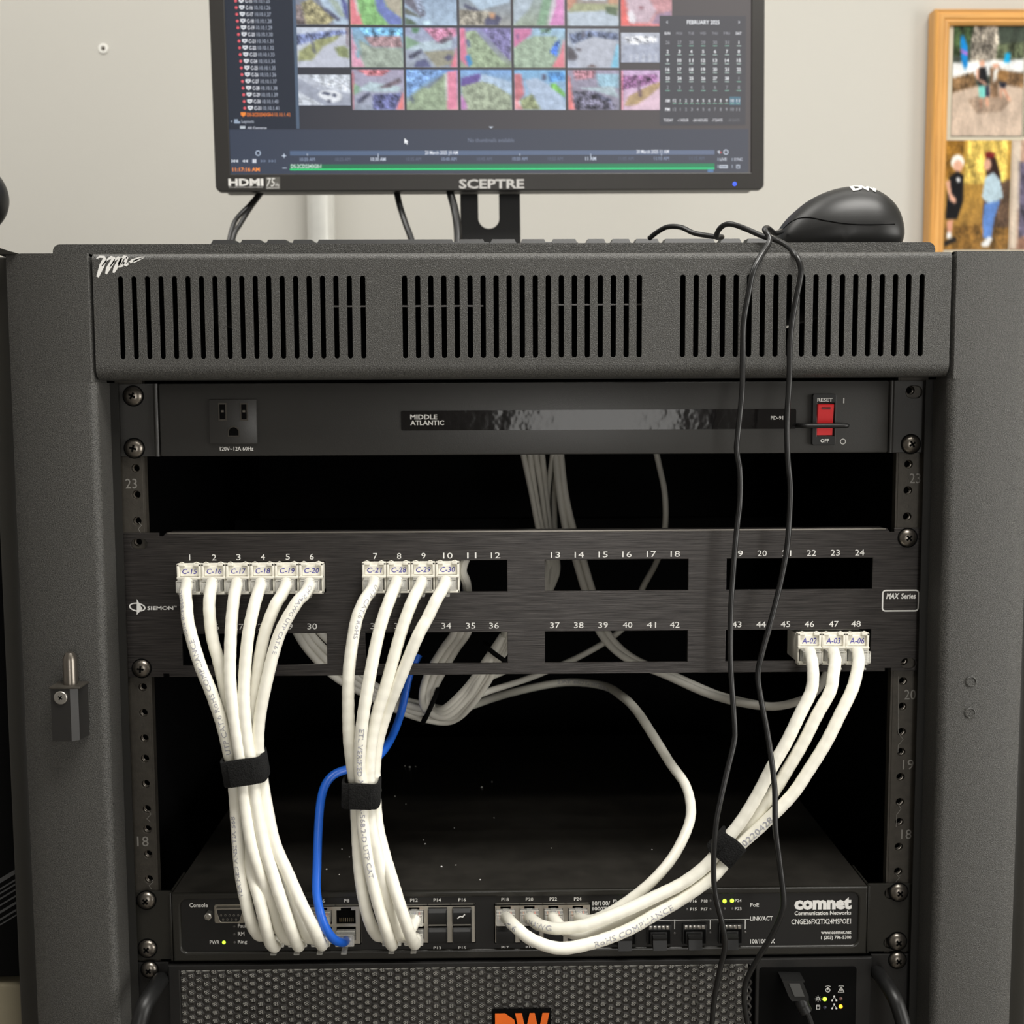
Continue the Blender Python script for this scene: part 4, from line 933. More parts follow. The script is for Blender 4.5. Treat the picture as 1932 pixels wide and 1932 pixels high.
# usb plug in the server
t = thing('usb_plug', 'black usb plug with its lead pushed into the server front panel', 'usb plug', at(1503, 1880, YV))
p0 = at(1497, 1860, YV-10)
Mx = Matrix.Translation(p0) @ Matrix.Rotation(math.radians(-10), 4, 'Y')
b = MB().box(-7.2, 7.2, -5, 5, -9, 6, 1.4); b.use(M_rubber)
b.v = [Mx @ v for v in b.v]
b.extz
u0 = MB().use(M_rubber)
A = [(1476, 1850), (1514, 1851), (1526, 1880), (1526, 1889), (1494, 1889), (1487, 1878)]
u0.prism([(at(u, v, YV-14).x, at(u, v, YV-14).z) for u, v in A][::-1], YV-14, YV-5)
u0.prism([(at(u, v, YV-9).x, at(u, v, YV-9).z) for u, v in [(1474, 1846), (1516, 1847), (1518, 1852), (1476, 1852)]][::-1], YV-10, YV)
u0.build('plug_housing', M_rubber, t)
MB().prism([(at(u, v, YV-14.3).x, at(u, v, YV-14.3).z) for u, v in [(1489, 1856), (1509, 1856), (1518, 1880), (1499, 1880)]][::-1], YV-14.5, YV-13.8).build('grip_pad', mat('worn rubber', (.06, .06, .058), .5), t)
MB().tube(pathpx([(1509, 1884, YV-10), (1514, 1897, YV-11), (1521, 1910, YV-12)]), [4.4]*10+[4.2]*10+[3.4], 14).build('strain_relief', M_rubber, t)
MB().tube(pathpx([(1519, 1905, YV-12), (1527, 1922, YV-13), (1532, 1945, YV-14), (1530, 2000, YV-14)]), 1.8, 10).build('lead', M_black, t)

# ================================================================== painted pictures (screen thumbnails, photo prints)
from mathutils import noise as _ns
def lin(c): return tuple(srgb(*c)[:3])
def inpoly(x, y, P):
    r = False; j = len(P)-1
    for i in range(len(P)):
        xi, yi = P[i]; xj, yj = P[j]
        if (yi > y) != (yj > y) and x < (xj-xi)*(y-yi)/(yj-yi)+xi: r = not r
        j = i
    return r
def picture(mb, x0, x1, z0, z1, y, nx, nz, base, shapes, amp=.12, seed=0, fr=7, ripple=0, haze=0, sf=.012):
    """picture surface: base = (top colour, bottom colour), shapes = [(colour, polygon in 0..1 with v down, grain)]"""
    o = len(mb.v); C = []; soft = [(0, 0), (sf, sf*.6), (-sf*.6, sf), (-sf, -sf*.6), (sf*.6, -sf)]
    for j in range(nz+1):
        for i in range(nx+1):
            u, v = i/nx, j/nz
            c = [0, 0, 0]; am = 0
            for du, dv in soft:
                uu, vv = u+du+.001, v+dv+.001
                cc = [base[0][k]*(1-v)+base[1][k]*v for k in range(3)]; a_ = amp
                for s in shapes:
                    if inpoly(uu, vv, s[1]): cc = s[0]; a_ = s[2] if len(s) > 2 else amp
                c = [c[k]+cc[k]/len(soft) for k in range(3)]; am += a_/len(soft)
            if haze: c = [c[k]*(1-haze)+(188, 192, 208)[k]*haze for k in range(3)]
            n = _ns.noise(Vector((u*fr+seed*7.3, v*fr*.75, seed)))+.6*_ns.noise(Vector((u*fr*3.1, v*fr*2.7, seed+9)))
            if ripple: n += ripple*_ns.noise(Vector((u*fr*7, v*fr*6, seed+31)))
            m = 1+am*2.2*n
            c = [min(255, max(0, q_*m)) for q_ in c]; C.append(srgb(*c))
            mb.v.append(Vector((x0+(x1-x0)*u, y, z1+(z0-z1)*v)))
    for j in range(nz):
        for i in range(nx):
            a = j*(nx+1)+i; ids = [a, a+nx+1, a+nx+2, a+1]
            mb.face([o+k for k in ids], [C[k] for k in ids])

# ------------------------------------------------------------------ monitor
yaw_ = math.radians(2.4); rol = math.radians(.57)
nM = Vector((math.sin(yaw_), -math.cos(yaw_), 0)); hM = Vector((math.cos(yaw_), math.sin(yaw_), 0)); kM = Vector((0, 0, 1))
e1 = (hM*math.cos(rol)+kM*math.sin(rol)).normalized(); e2 = (kM*math.cos(rol)-hM*math.sin(rol)).normalized()
d0 = ray(407, 361); Q0 = Vector(CAMP)+ray(925, 357)*1029
Q0 = Vector(CAMP)+d0*((Q0-Vector(CAMP)).dot(nM)/d0.dot(nM))
mon = bpy.data.objects.new('monitor', None); COL.objects.link(mon)
mon.matrix_world = Matrix.Translation(mm(Q0)) @ Matrix((e1, -nM, e2)).transposed().to_4x4()
mon['_o'] = [0, 0, 0]
tag(mon, 'black framed monitor showing a grid of security camera views on the rack top', 'monitor')
def mp(u, v, d=0.0):
    r_ = ray(u, v); p0 = Q0-nM*d; t = (p0-Vector(CAMP)).dot(nM)/r_.dot(nM); p = Vector(CAMP)+r_*t-Q0
    return p.dot(e1), p.dot(e2)
WM, HM = 495.5, 303.0
sx0, sx1 = mp(434, 327)[0]+.3, mp(1417, 327)[0]; sz0 = mp(925, 327)[1]; sz1 = HM-14
MB().plate([rrect(0, 0, WM, HM, 4.5, 5), [(sx0, sz0), (sx0, sz1), (sx1, sz1), (sx1, sz0)]], 0, 9, .7).build('bezel', mat('monitor bezel', (.028, .026, .024), .36, spec=.5, bump=(2000, .1, .0002, 1)), mon)
bk = MB().use(mat('monitor back', (.34, .33, .31), .5)).plate([rrect(3, 2.5, WM-3, HM-2, 5, 5)], 9, 34, 2)
bk.use(M_void)
for k in range(70):
    if 24 < k < 40: continue
    x = 118+k*4.0; bk.box(x, x+2.2, 11.5, 15, 2.35, 2.6)
bk.use(mat('monitor back', (.34, .33, .31), .5)); bk.box(150, 340, 34, 62, 90, 230, 10).build('rear_cover', None, mon)
# neck with the oblong cable cut-out, leaning foot hidden behind the lid
DN_ = 26
n0, n1 = mp(869, 400, DN_)[0], mp(983, 400, DN_)[0]; h0, h1 = mp(903, 400, DN_)[0], mp(943, 400, DN_)[0]; hz = mp(923, 428, DN_)[1]
zb_ = LIDZ-Q0.z
zt_ = 120
hr = (h1-h0)/2; hole_ = [((h0+h1)/2+hr*math.cos(a), hz+hr+hr*math.sin(a)) for a in [PI+PI*k/12 for k in range(13)]]+[(h1, 40), (h0, 40)]
MB().plate([[(n0, zb_+6), (n1, zb_+6), (n1, zt_), (n0, zt_)], hole_[::-1]], 36, 41, .8).build('stand_neck', M_rubber, mon)
MB().plate([rrect(n0-40, -90, n1+40, 70, 20, 6)], 0, 6, 1.5)
bs = MB().extz([(x, y) for x, y in rrect(n0-70, -70, n1+70, 110, 30, 6)], zb_, zb_+6); bs.build('stand_foot', M_rubber, mon)
# displayed picture
M_scr = colmat('lit display', emit=.72, rough=.32, spec=.35)
sc_ = MB().use(M_scr); YS = 1.6
def mrect(u0, v0, u1, v1, col, d=0.0, grad=None):
    um, vm = (u0+u1)/2, (v0+v1)/2
    a0 = mp(u0, vm, YS)[0]; a1 = mp(u1, vm, YS)[0]; b0 = mp(um, v1, YS)[1]; b1 = mp(um, v0, YS)[1]
    c = srgb(*col); g = srgb(*(grad or col))
    o = len(sc_.v); y = YS-d
    sc_.v += [Vector((a0, y, b0)), Vector((a1, y, b0)), Vector((a1, y, b1)), Vector((a0, y, b1))]
    sc_.face([o, o+1, o+2, o+3], [c, g, g, c])
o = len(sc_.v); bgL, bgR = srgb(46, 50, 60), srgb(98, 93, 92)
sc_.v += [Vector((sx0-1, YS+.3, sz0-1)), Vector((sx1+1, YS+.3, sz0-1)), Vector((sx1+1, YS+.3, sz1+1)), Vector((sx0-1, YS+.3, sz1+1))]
sc_.face([o, o+1, o+2, o+3], [bgL, bgR, bgR, bgL])  # lighter to the right: screen glare painted into the emission colours
mrect(434, 244, 1412, 327, (58, 66, 82), .05, (86, 88, 96))  # lower panel carries the same painted glare
mrect(421, -40, 556, 243, (40, 46, 57), .05); mrect(555, -40, 561, 243, (82, 98, 118), .08, (82, 98, 118))
def mtext(st, u0, v0, u1, v1, col, bold=.0, d=.2):
    um, vm = (u0+u1)/2, (v0+v1)/2
    a0 = mp(u0, vm, YS)[0]; a1 = mp(u1, vm, YS)[0]; b0 = mp(um, v1, YS)[1]; b1 = mp(um, v0, YS)[1]
    sc_.text(st, a0, b0, a1, b1, YS-d, bold, 0, None, srgb(*col))
def mdot(u, v, r, col, d=.2, r2=0):
    a, b = mp(u, v, YS); c = srgb(*col); o = len(sc_.v)
    if r2:
        for k in range(12): q_ = 2*PI*k/12; sc_.v += [Vector((a+r*math.cos(q_), YS-d, b+r*math.sin(q_))), Vector((a+r2*math.cos(q_), YS-d, b+r2*math.sin(q_)))]
        for k in range(12): k2 = (k+1) % 12; sc_.face([o+2*k, o+2*k2, o+2*k2+1, o+2*k+1], c)
    else:
        for k in range(12): q_ = 2*PI*k/12; sc_.v.append(Vector((a+r*math.cos(q_), YS-d, b+r*math.sin(q_))))
        sc_.face([o+k for k in range(12)], c)
def mpoly(L, col, d=.2):
    o = len(sc_.v)
    for u, v in L: a, b = mp(u, v, YS); sc_.v.append(Vector((a, YS-d, b)))
    sc_.face([o+k for k in range(len(L))], srgb(*col))
# camera list
for k in range(-1, 17):
    v = 14.5+12.65*(k-1); u = 440+ (v*.085)+2
    mdot(u+2.5, v, 1.25, (225, 95, 105)); mpoly([(u+8, v-4), (u+18, v-4), (u+17.5, v+1), (u+13, v+4), (u+8.5, v+1)], (225, 228, 232)); mpoly([(u+10.5, v-1.5), (u+15.5, v-1.5), (u+15, v+.5), (u+11, v+.5)], (90, 100, 120), .25)
    mtext('C-%d' % (k+15), u+20.5, v-3.6, u+33.5, v+3.6, (225, 228, 235), .02); mtext('10.10.1.%d' % (k+25), u+37, v-3.6, u+67, v+3.6, (172, 180, 195), 0)
mpoly([(454, 212), (464, 212), (463.5, 217), (459, 220.5), (454.5, 217)], (240, 140, 60)); mtext('DS-2CD2343G0-I', 466, 213, 515, 219.5, (240, 130, 50), .02); mtext('10.10.1.42', 518, 213, 548, 219.5, (235, 135, 65))
mpoly([(442, 225), (449, 225), (449, 229), (453, 229), (453, 233), (442, 233)], (150, 165, 185)); mtext('Layouts', 456, 226, 479, 234, (190, 198, 210)); mpoly([(435, 228), (439, 228), (437, 231)], (160, 170, 185))
mpoly([(453, 238), (463, 238), (463, 243), (453, 243)], (190, 198, 205)); mtext('All Cameras', 467, 239, 503, 243.5, (205, 210, 220), .01)
# transport controls
mdot(487, 289, 2.4, (190, 205, 225), .2, 1.7)
for i, u in enumerate((438.5, 457, 476, 492, 507)):
    c_ = (215, 222, 232) if i < 3 else (110, 122, 145)
    if i == 2: mpoly([(u, 300), (u+8, 300), (u+8, 308), (u, 308)], (150, 160, 178)); mpoly([(u+1.5, 301), (u+3.5, 301), (u+3.5, 307), (u+1.5, 307)], (235, 238, 242), .25); mpoly([(u+5, 301), (u+7, 301), (u+7, 307), (u+5, 307)], (235, 238, 242), .25)
    else:
        for k in range(2):
            w = u+k*5.5
            mpoly([(w, 304), (w+5, 301), (w+5, 307)] if i < 2 else [(w, 301), (w+5, 304), (w, 307)], c_)
        if i in (0, 4): mpoly([(u+(11.5 if i else -1.5), 301), (u+(13 if i else 0), 301), (u+(13 if i else 0), 307), (u+(11.5 if i else -1.5), 307)], c_)
mtext('11:17:16 AM', 438.5, 316, 490, 323.5, (250, 150, 70), .02)
mtext('+', 532, 290, 540, 298, (200, 212, 228), .01); mpoly([(533, 316.5), (541, 316.5), (541, 317.8), (533, 317.8)], (190, 205, 220))
mrect(547, 284, 1348, 292.5, (84, 102, 130), .1, (112, 122, 144))
mtext('20 March 2025 10 AM', 802, 284.5, 864, 291.5, (228, 232, 240), .01); mtext('20 March 2025 11 AM', 1201, 282.5, 1262, 289.5, (228, 232, 240), .01)
for k, (st_, c_) in enumerate((('10:20 AM', 1), ('10:25 AM', 0), ('10:30 AM', 2), ('10:35 AM', 0), ('10:40 AM', 1), ('10:45 AM', 0), ('10:50 AM', 1), ('10:55 AM', 0), ('11 AM', 2), ('11:05 AM', 0), ('11:10 AM', 1), ('11:15 AM', 0))):
    u = 580+k*66.8; v = 301-k*.2; cc = [(104, 112, 130), (150, 164, 190), (205, 214, 228)][c_]; w = (14, 14, 14)[c_] if k != 8 else 10
    mtext(st_, u-w, v-3.4, u+w, v+3.2, cc, .0 if c_ < 2 else .015)
    if c_: mpoly([(u-.7, 290), (u+.7, 290), (u+.7, 290+3.5*c_), (u-.7, 290+3.5*c_)], (190, 200, 215))
mrect(547, 309.5, 1348, 321, (40, 112, 78), .1, (62, 140, 100)); mrect(547, 317.6, 1348, 319.8, (60, 225, 130), .15, (70, 225, 145))
mtext('DS-2CD2343G0-I', 549, 310, 606, 317.5, (215, 235, 225), .015, .25)
mrect(1335, 319.5, 1346, 325, (100, 130, 170), .16)
mtext('No thumbnails available', 883, 260.5, 970, 268.5, (120, 128, 146)); mpoly([(922, 239), (931, 239), (926.5, 242.5)], (190, 198, 210))
mpoly([(763, 261), (763, 271.5), (765.6, 269.5), (768, 273), (769.6, 272), (767.6, 268.4), (770.5, 268)], (245, 247, 250), .4)
mdot(1369.5, 287, 2.4, (200, 208, 222), .2, 1.6); mpoly([(1353, 286), (1358, 283.5), (1358, 291)], (200, 205, 215)); mpoly([(1359, 286), (1361, 286), (1361, 289), (1359, 289)], (220, 90, 90))
mtext('LIVE', 1358, 298, 1371, 303.5, (215, 220, 230), .01); mtext('SYNC', 1385, 298, 1401, 303.5, (205, 210, 222), .01)
for u in (1354, 1381): mpoly([(u, 298), (u+1, 298), (u+1, 303.5), (u, 303.5)], (180, 190, 205)); mpoly([(u, 311), (u+1, 311), (u+1, 317), (u, 317)], (180, 190, 205))
mpoly([(1357, 311.5), (1373, 311.5), (1373, 317.5), (1357, 317.5)], (205, 212, 222)); mpoly([(1358.5, 313.5), (1371.5, 313.5), (1371.5, 315.5), (1358.5, 315.5)], (90, 98, 115), .25)
mpoly([(1389, 311), (1396, 311), (1396, 318), (1389, 318)], (190, 198, 210)); mpoly([(1390.3, 313), (1394.7, 313), (1394.7, 316.8), (1390.3, 316.8)], (84, 88, 98), .25)
# thumbnails
cols_ = [(560, 660), (663.5, 761.5), (766, 863.5), (868.5, 965), (970, 1066.5), (1071, 1168), (1172, 1268)]
rws = [(-27, 48), (53, 127.5), (132, 207.5)]
GR, PV, RD, SKY, DK, PK, TN = (128, 148, 112), (168, 188, 208), (232, 112, 118), (140, 178, 226), (52, 54, 76), (228, 150, 176), (150, 140, 118)
def band(x0, y0, x1, y1, w): return [(x0, y0), (x0+w, y0), (x1+w, y1), (x1, y1)]
T = {}
T[0, 0] = ((90, 96, 110), (120, 126, 140)), [((172, 196, 214), [(.3, 0), (1, 0), (1, 1), (.75, 1)]), ((150, 140, 88), [(.12, .45), (.3, .35), (.75, .85), (.6, 1), (.2, 1)], .22), ((104, 88, 82), [(0, .5), (.12, .5), (.2, 1), (0, 1)], .2), (DK, [(.52, .62), (.6, .58), (.85, .86), (.8, .92)], .1), ((60, 66, 130), [(.85, .2), (1, .5), (1, .9), (.93, .8)]), ((150, 168, 150), [(.6, .3), (.8, .4), (.95, .8), (.85, .8)])]
T[0, 1] = ((120, 150, 110), (140, 180, 110)), [((118, 182, 92), [(.1, 0), (.45, 0), (.7, 1), (.22, 1)], .1), ((92, 108, 180), [(.42, 0), (.55, 0), (.7, .55), (1, .85), (1, 1), (.75, 1), (.52, .65)]), ((168, 158, 130), [(.55, 0), (1, 0), (1, .85), (.72, .55)]), (RD, [(0, .2), (.1, .35), (.24, 1), (0, 1)]), ((225, 215, 215), [(.08, .3), (.12, .3), (.17, .75), (.14, .75)])]
T[0, 2] = ((128, 150, 176), (160, 186, 208)), [((86, 84, 96), [(0, 0), (.25, 0), (.4, .75), (.33, .8), (0, .45)], .1), ((170, 186, 214), [(.1, .1), (.3, .15), (.36, .7), (.3, .72)], .3), ((80, 84, 70), [(0, .55), (.34, .82), (0, .72)]), ((66, 88, 62), [(0, .8), (.15, .88), (.25, 1), (0, 1)]), ((190, 222, 232), [(.35, .9), (.5, .88), (.48, 1), (.33, 1)])]
T[0, 3] = ((120, 140, 160), (140, 140, 130)), [((176, 200, 218), [(.1, .2), (.9, .1), (1, .4), (.4, .62)]), (DK, [(.1, .45), (.4, .62), (.38, .7), (.1, .55)]), ((140, 132, 110), [(0, .6), (.6, .65), (.8, 1), (0, 1)], .2), ((56, 56, 84), [(.5, .85), (.65, .7), (.82, .8), (.75, 1), (.5, 1)]), ((200, 140, 90), [(.6, .68), (.7, .68), (.7, .82), (.6, .82)])]
T[0, 4] = ((150, 165, 170), (142, 156, 130)), [((172, 188, 198), [(.1, 0), (.5, 0), (.3, .6), (0, 1), (0, .5)]), ((120, 160, 120), [(.6, .2), (.8, .1), (.62, 1), (.45, 1)]), ((222, 130, 190), [(.82, 0), (1, 0), (1, 1), (.68, 1), (.8, .5)]), ((210, 200, 205), [(.8, 0), (.84, 0), (.83, .5), (.7, 1), (.67, 1)])]
T[0, 5] = ((150, 120, 100), (150, 160, 160)), [((196, 130, 98), [(0, 0), (.2, 0), (.17, .55), (0, .6)]), ((196, 140, 100), [(.8, 0), (1, 0), (1, .5), (.8, .5)]), ((214, 226, 232), [(.3, .05), (.78, .05), (.78, .35), (.3, .35)], .2), ((158, 160, 112), [(.15, .42), (1, .45), (1, .62), (0, .68)]), ((188, 202, 212), [(0, .66), (.9, .6), (1, .8), (1, 1), (.05, 1)], .04), ((74, 92, 56), [(.74, .5), (.98, .55), (.96, .75), (.76, .68)])]
T[0, 6] = ((200, 130, 130), (214, 150, 150)), [((206, 176, 184), [(.1, .2), (.55, .3), (.7, .6), (.55, .9), (.2, .9)], .05), ((244, 236, 238), [(.1, .68), (.22, .6), (.3, .8), (.26, .95), (.13, .85)]), ((150, 90, 95), [(.36, .5), (.44, .5), (.44, .58), (.36, .58)]), ((236, 92, 80), [(0, .1), (.04, .1), (.16, .95), (1, .96), (1, 1), (0, 1)]), ((150, 118, 140), [(.7, .7), (1, .6), (1, .95), (.6, .95)])]
T[1, 0] = ((196, 206, 220), (186, 190, 200)), [((98, 112, 160), [(0, .18), (.9, .05), (1, .15), (.3, .35), (0, .45)], .35), ((142, 146, 84), [(.02, .85), (.05, .6), (.4, .3), (.85, .18), (.75, .32), (.5, .5), (.3, .82)], .08), ((190, 194, 206), [(.85, .2), (1, .3), (1, 1), (.05, 1), (.3, .82), (.5, .5), (.72, .35)], .03), ((112, 122, 66), [(.72, .5), (.9, .45), (1, .55), (1, .78), (.8, .72)], .1), ((60, 62, 80), [(.27, .2), (.3, .2), (.37, .66), (.33, .66)], .05), ((84, 50, 46), [(.95, .0), (1, 0), (1, .5), (.97, .5)])]
T[1, 1] = ((110, 160, 200), (140, 156, 132)), [((96, 170, 218), [(.15, 0), (1, 0), (1, .2), (.3, .22)], .3), ((160, 122, 122), [(.25, .22), (.95, .2), (1, .5), (.4, .48)], .2), ((146, 160, 138), [(.15, .3), (.4, .5), (1, .52), (1, 1), (.25, 1)], .09), (PK, [(0, 0), (.04, .3), (.25, 1), (0, 1)], .08), ((120, 180, 200), [(.08, .55), (.14, .6), (.16, .8), (.1, .75)])]
T[1, 2] = ((150, 160, 190), (140, 150, 160)), [((190, 110, 140), [(.35, 0), (1, 0), (1, .2), (.6, .35)], .25), ((120, 160, 120), [(0, .2), (.3, .4), (0, .55)]), ((176, 198, 206), [(.0, .55), (.35, .35), (.9, .3), (.9, .5), (.4, .6)], .06), ((90, 72, 84), [(.55, .38), (.9, .15), (.92, .28), (.7, .4)], .15), (DK, [(.05, .72), (.3, .52), (.33, .6), (.1, .82)], .2), ((142, 138, 110), [(.35, .6), (.95, .55), (.9, .9), (.6, 1)]), ((66, 70, 110), [(.2, .85), (.38, .78), (.5, 1), (.15, 1)]), ((62, 60, 86), [(.74, .75), (.85, .66), (.92, .75), (.82, .86)]), ((228, 108, 124), [(1, .4), (1, 1), (.86, 1), (.95, .65)], .05), ((64, 120, 70), [(.12, 0), (.28, 0), (.25, .12), (.15, .12)])]
T[1, 3] = ((130, 130, 180), (130, 144, 112)), [((142, 162, 120), [(.12, .1), (.3, .05), (.8, .8), (1, 1), (.15, 1)], .12), ((104, 96, 146), [(.4, 0), (1, 0), (1, .85), (.8, .6)], .22), ((226, 110, 140), [(0, 0), (.1, 0), (.12, .5), (.16, 1), (0, .8)], .05), ((40, 130, 200), [(.1, .72), (.18, .66), (.24, .9), (.16, 1)]), ((50, 60, 110), [(.13, .3), (.18, .3), (.2, .5), (.16, .5)])]
T[1, 4] = ((150, 190, 220), (136, 156, 120)), [((150, 172, 140), [(0, .4), (.4, .2), (.85, .2), (.75, 1), (0, 1)], .09), ((206, 106, 150), [(0, 0), (.36, 0), (.34, .16), (0, .5)], .05), ((90, 60, 110), [(.06, .15), (.1, .15), (.1, .28), (.06, .28)]), ((60, 92, 70), [(.5, 0), (.75, 0), (.7, .14), (.6, .1), (.55, .14)], .3), ((40, 90, 200), [(.7, .6), (.82, .35), (.9, .3), (.84, .72)], .3), ((236, 120, 130), [(1, .2), (1, 1), (.74, 1), (.9, .65)], .04)]
T[1, 5] = ((150, 160, 170), (176, 182, 196)), [((88, 100, 130), [(.02, .15), (.4, .05), (1, .12), (1, .3), (.5, .2), (.1, .4)], .3), ((48, 44, 50), [(.28, .08), (.34, .08), (.34, .25), (.28, .25)]), ((182, 186, 196), [(.15, .4), (.5, .22), (.95, .3), (.85, 1), (.2, 1)], .04), ((66, 60, 62), [(0, .45), (.1, .5), (.2, .72), (.15, .82), (0, .8)]), ((70, 60, 60), [(.15, .52), (.27, .5), (.24, .6)]), ((110, 190, 220), [(.96, .4), (1, .4), (1, 1), (.84, 1)]), ((100, 82, 76), [(.36, 1), (.47, .9), (.6, 1)])]
T[2, 1] = ((160, 150, 175), (140, 150, 165)), [((206, 104, 110), [(.1, 0), (.75, 0), (.6, .15), (.3, .15)], .25), ((124, 170, 130), [(0, .3), (.22, .5), (0, .65)]), ((176, 200, 205), [(.1, .5), (.35, .3), (.95, .42), (.9, .55), (.4, .55)], .06), ((92, 74, 80), [(.5, .45), (.92, .2), (.95, .32), (.7, .45)], .12), ((70, 74, 124), [(.4, .62), (.95, .58), (.85, 1), (.4, 1)], .3), (DK, [(.08, .75), (.32, .55), (.35, .62), (.12, .85)], .2), ((240, 116, 110), [(1, .5), (1, 1), (.84, 1)], .05), ((190, 60, 60), [(0, 0), (.03, .1), (.02, 1), (0, 1)])]
T[2, 2] = ((90, 140, 210), (146, 164, 130)), [((110, 158, 222), [(0, 0), (.72, 0), (.25, .42), (0, .7)], .2), ((140, 160, 120), [(0, .85), (.2, .55), (.7, .12), (.78, .1), (.78, 1), (0, 1)], .09), ((96, 110, 120), [(.35, .42), (.7, .12), (.74, .14), (.42, .48)]), ((66, 78, 96), [(.06, .7), (.1, .62), (.15, .8), (.12, .84)]), ((232, 124, 150), [(.8, .05), (1, 0), (1, 1), (.78, 1)], .05), ((210, 225, 210), [(.76, .08), (.8, .05), (.79, .8), (.76, .7)])]
T[2, 3] = ((110, 160, 220), (150, 158, 130)), [((84, 60, 140), [(.02, .2), (.4, .08), (.4, .28), (0, .42)], .04), ((170, 196, 220), [(.42, .1), (1, .3), (1, .62), (.6, .35), (.35, .3)], .08), ((148, 160, 126), [(0, .42), (.4, .28), (.65, .36), (1, .65), (1, 1), (.1, 1)], .12), ((210, 130, 200), [(0, .6), (.1, .8), (.12, 1), (0, 1)])]
T[2, 4] = ((110, 170, 215), (168, 184, 204)), [((196, 100, 104), [(0, .1), (.14, .1), (.2, .6), (0, .9)], .06), ((170, 190, 214), [(.2, .25), (.45, .2), (.85, .5), (1, .9), (1, 1), (.5, 1), (.3, .6)], .05), ((100, 178, 60), [(.7, .35), (.8, .32), (1, .6), (1, .7), (.74, .46)], .15), ((132, 142, 90), [(.1, .75), (.35, .6), (.52, 1), (.15, 1)], .15), ((60, 62, 84), [(.55, .1), (.62, .1), (.62, .25), (.55, .25)]), ((240, 150, 150), [(0, .7), (.08, .8), (.16, 1), (0, 1)]), ((60, 130, 200), [(.65, .05), (1, .05), (1, .25), (.7, .3)], .2)]
T[2, 5] = ((150, 140, 160), (130, 125, 140)), [((186, 118, 128), [(.1, .0), (.55, 0), (.5, .2), (.15, .25)], .3), ((150, 196, 214), [(.55, .1), (1, .1), (1, .45), (.6, .4)], .1), ((166, 186, 190), [(.2, .45), (.9, .4), (1, .7), (.6, .55)], .08), ((72, 68, 84), [(.1, .55), (.55, .52), (.95, .9), (.9, 1), (.1, 1)], .4), (DK, [(.58, .58), (.86, .75), (.84, .82), (.58, .66)], .2), ((232, 112, 104), [(0, .1), (.04, .2), (.1, .8), (.14, 1), (0, 1)])]
T[2, 6] = ((206, 166, 206), (226, 186, 206)), [((140, 80, 130), [(.02, .15), (.7, .1), (.72, .3), (.3, .42), (0, .5)], .35), ((176, 142, 90), [(.05, .9), (.15, .65), (.6, .35), (1, .22), (.75, .45), (.5, .7), (.3, .88)], .07), ((236, 196, 210), [(.3, .9), (.55, .65), (.8, .38), (1, .35), (1, 1), (.1, 1)], .03), ((80, 50, 70), [(.3, .2), (.34, .2), (.4, .66), (.35, .66)]), ((240, 90, 84), [(0, 0), (.025, 0), (.025, 1), (0, 1)])]
for (r_, c_), (base, sh) in T.items():
    u0, u1 = cols_[c_]; v0, v1 = rws[r_]
    a0, a1 = mp(u0, 130, YS)[0], mp(u1, 130, YS)[0]; b1, b0 = mp(900, v0, YS)[1], mp(900, v1, YS)[1]
    picture(sc_, a0, a1, b0, b1, YS-.05, 40, 30, base, sh, .06, r_*7+c_, 9, .55, .26, .024)
def tn(u0, v0, u1, v1, base, sh, seed):
    a0, a1 = mp(u0, 130, YS)[0], mp(u1, 130, YS)[0]; b1, b0 = mp((u0+u1)/2, v0, YS)[1], mp((u0+u1)/2, v1, YS)[1]
    picture(sc_, a0, a1, b0, b1, YS-.05, 40, 26, base, sh, .06, seed, 9, .55, .15, .02)
tn(561, 141, 660, 199, ((196, 202, 212), (150, 156, 172)), [((150, 156, 170), [(0, .1), (.5, .6), (1, .75), (1, 1), (.4, 1), (0, .5)], .04), ((200, 206, 214), [(.2, 0), (1, 0), (1, .62), (.5, .4)], .16), ((196, 202, 210), [(0, .55), (.5, 1), (0, 1)], .14), ((232, 236, 240), [(.38, .62), (.46, .52), (.7, .5), (.84, .64), (.82, .82), (.66, .92), (.42, .74)], .03), ((66, 72, 92), [(.43, .62), (.48, .55), (.62, .58), (.6, .68)], .05), ((66, 72, 92), [(.66, .6), (.74, .62), (.72, .74), (.66, .72)], .05), ((70, 74, 90), [(.56, .8), (.62, .8), (.62, .92), (.57, .92)])], 51)
tn(1172, 62, 1268, 118, ((190, 194, 204), (160, 164, 178)), [((232, 234, 240), [(.05, .15), (.3, .1), (.7, .12), (.7, .3), (.2, .4)], .35), ((168, 174, 190), [(.05, .42), (.9, .35), (1, 1), (0, 1)], .05)]+[((225, 228, 234), [(.2+k*.12, .7), (.215+k*.12, .7), (.19+k*.13, 1), (.17+k*.13, 1)]) for k in range(5)], 77)
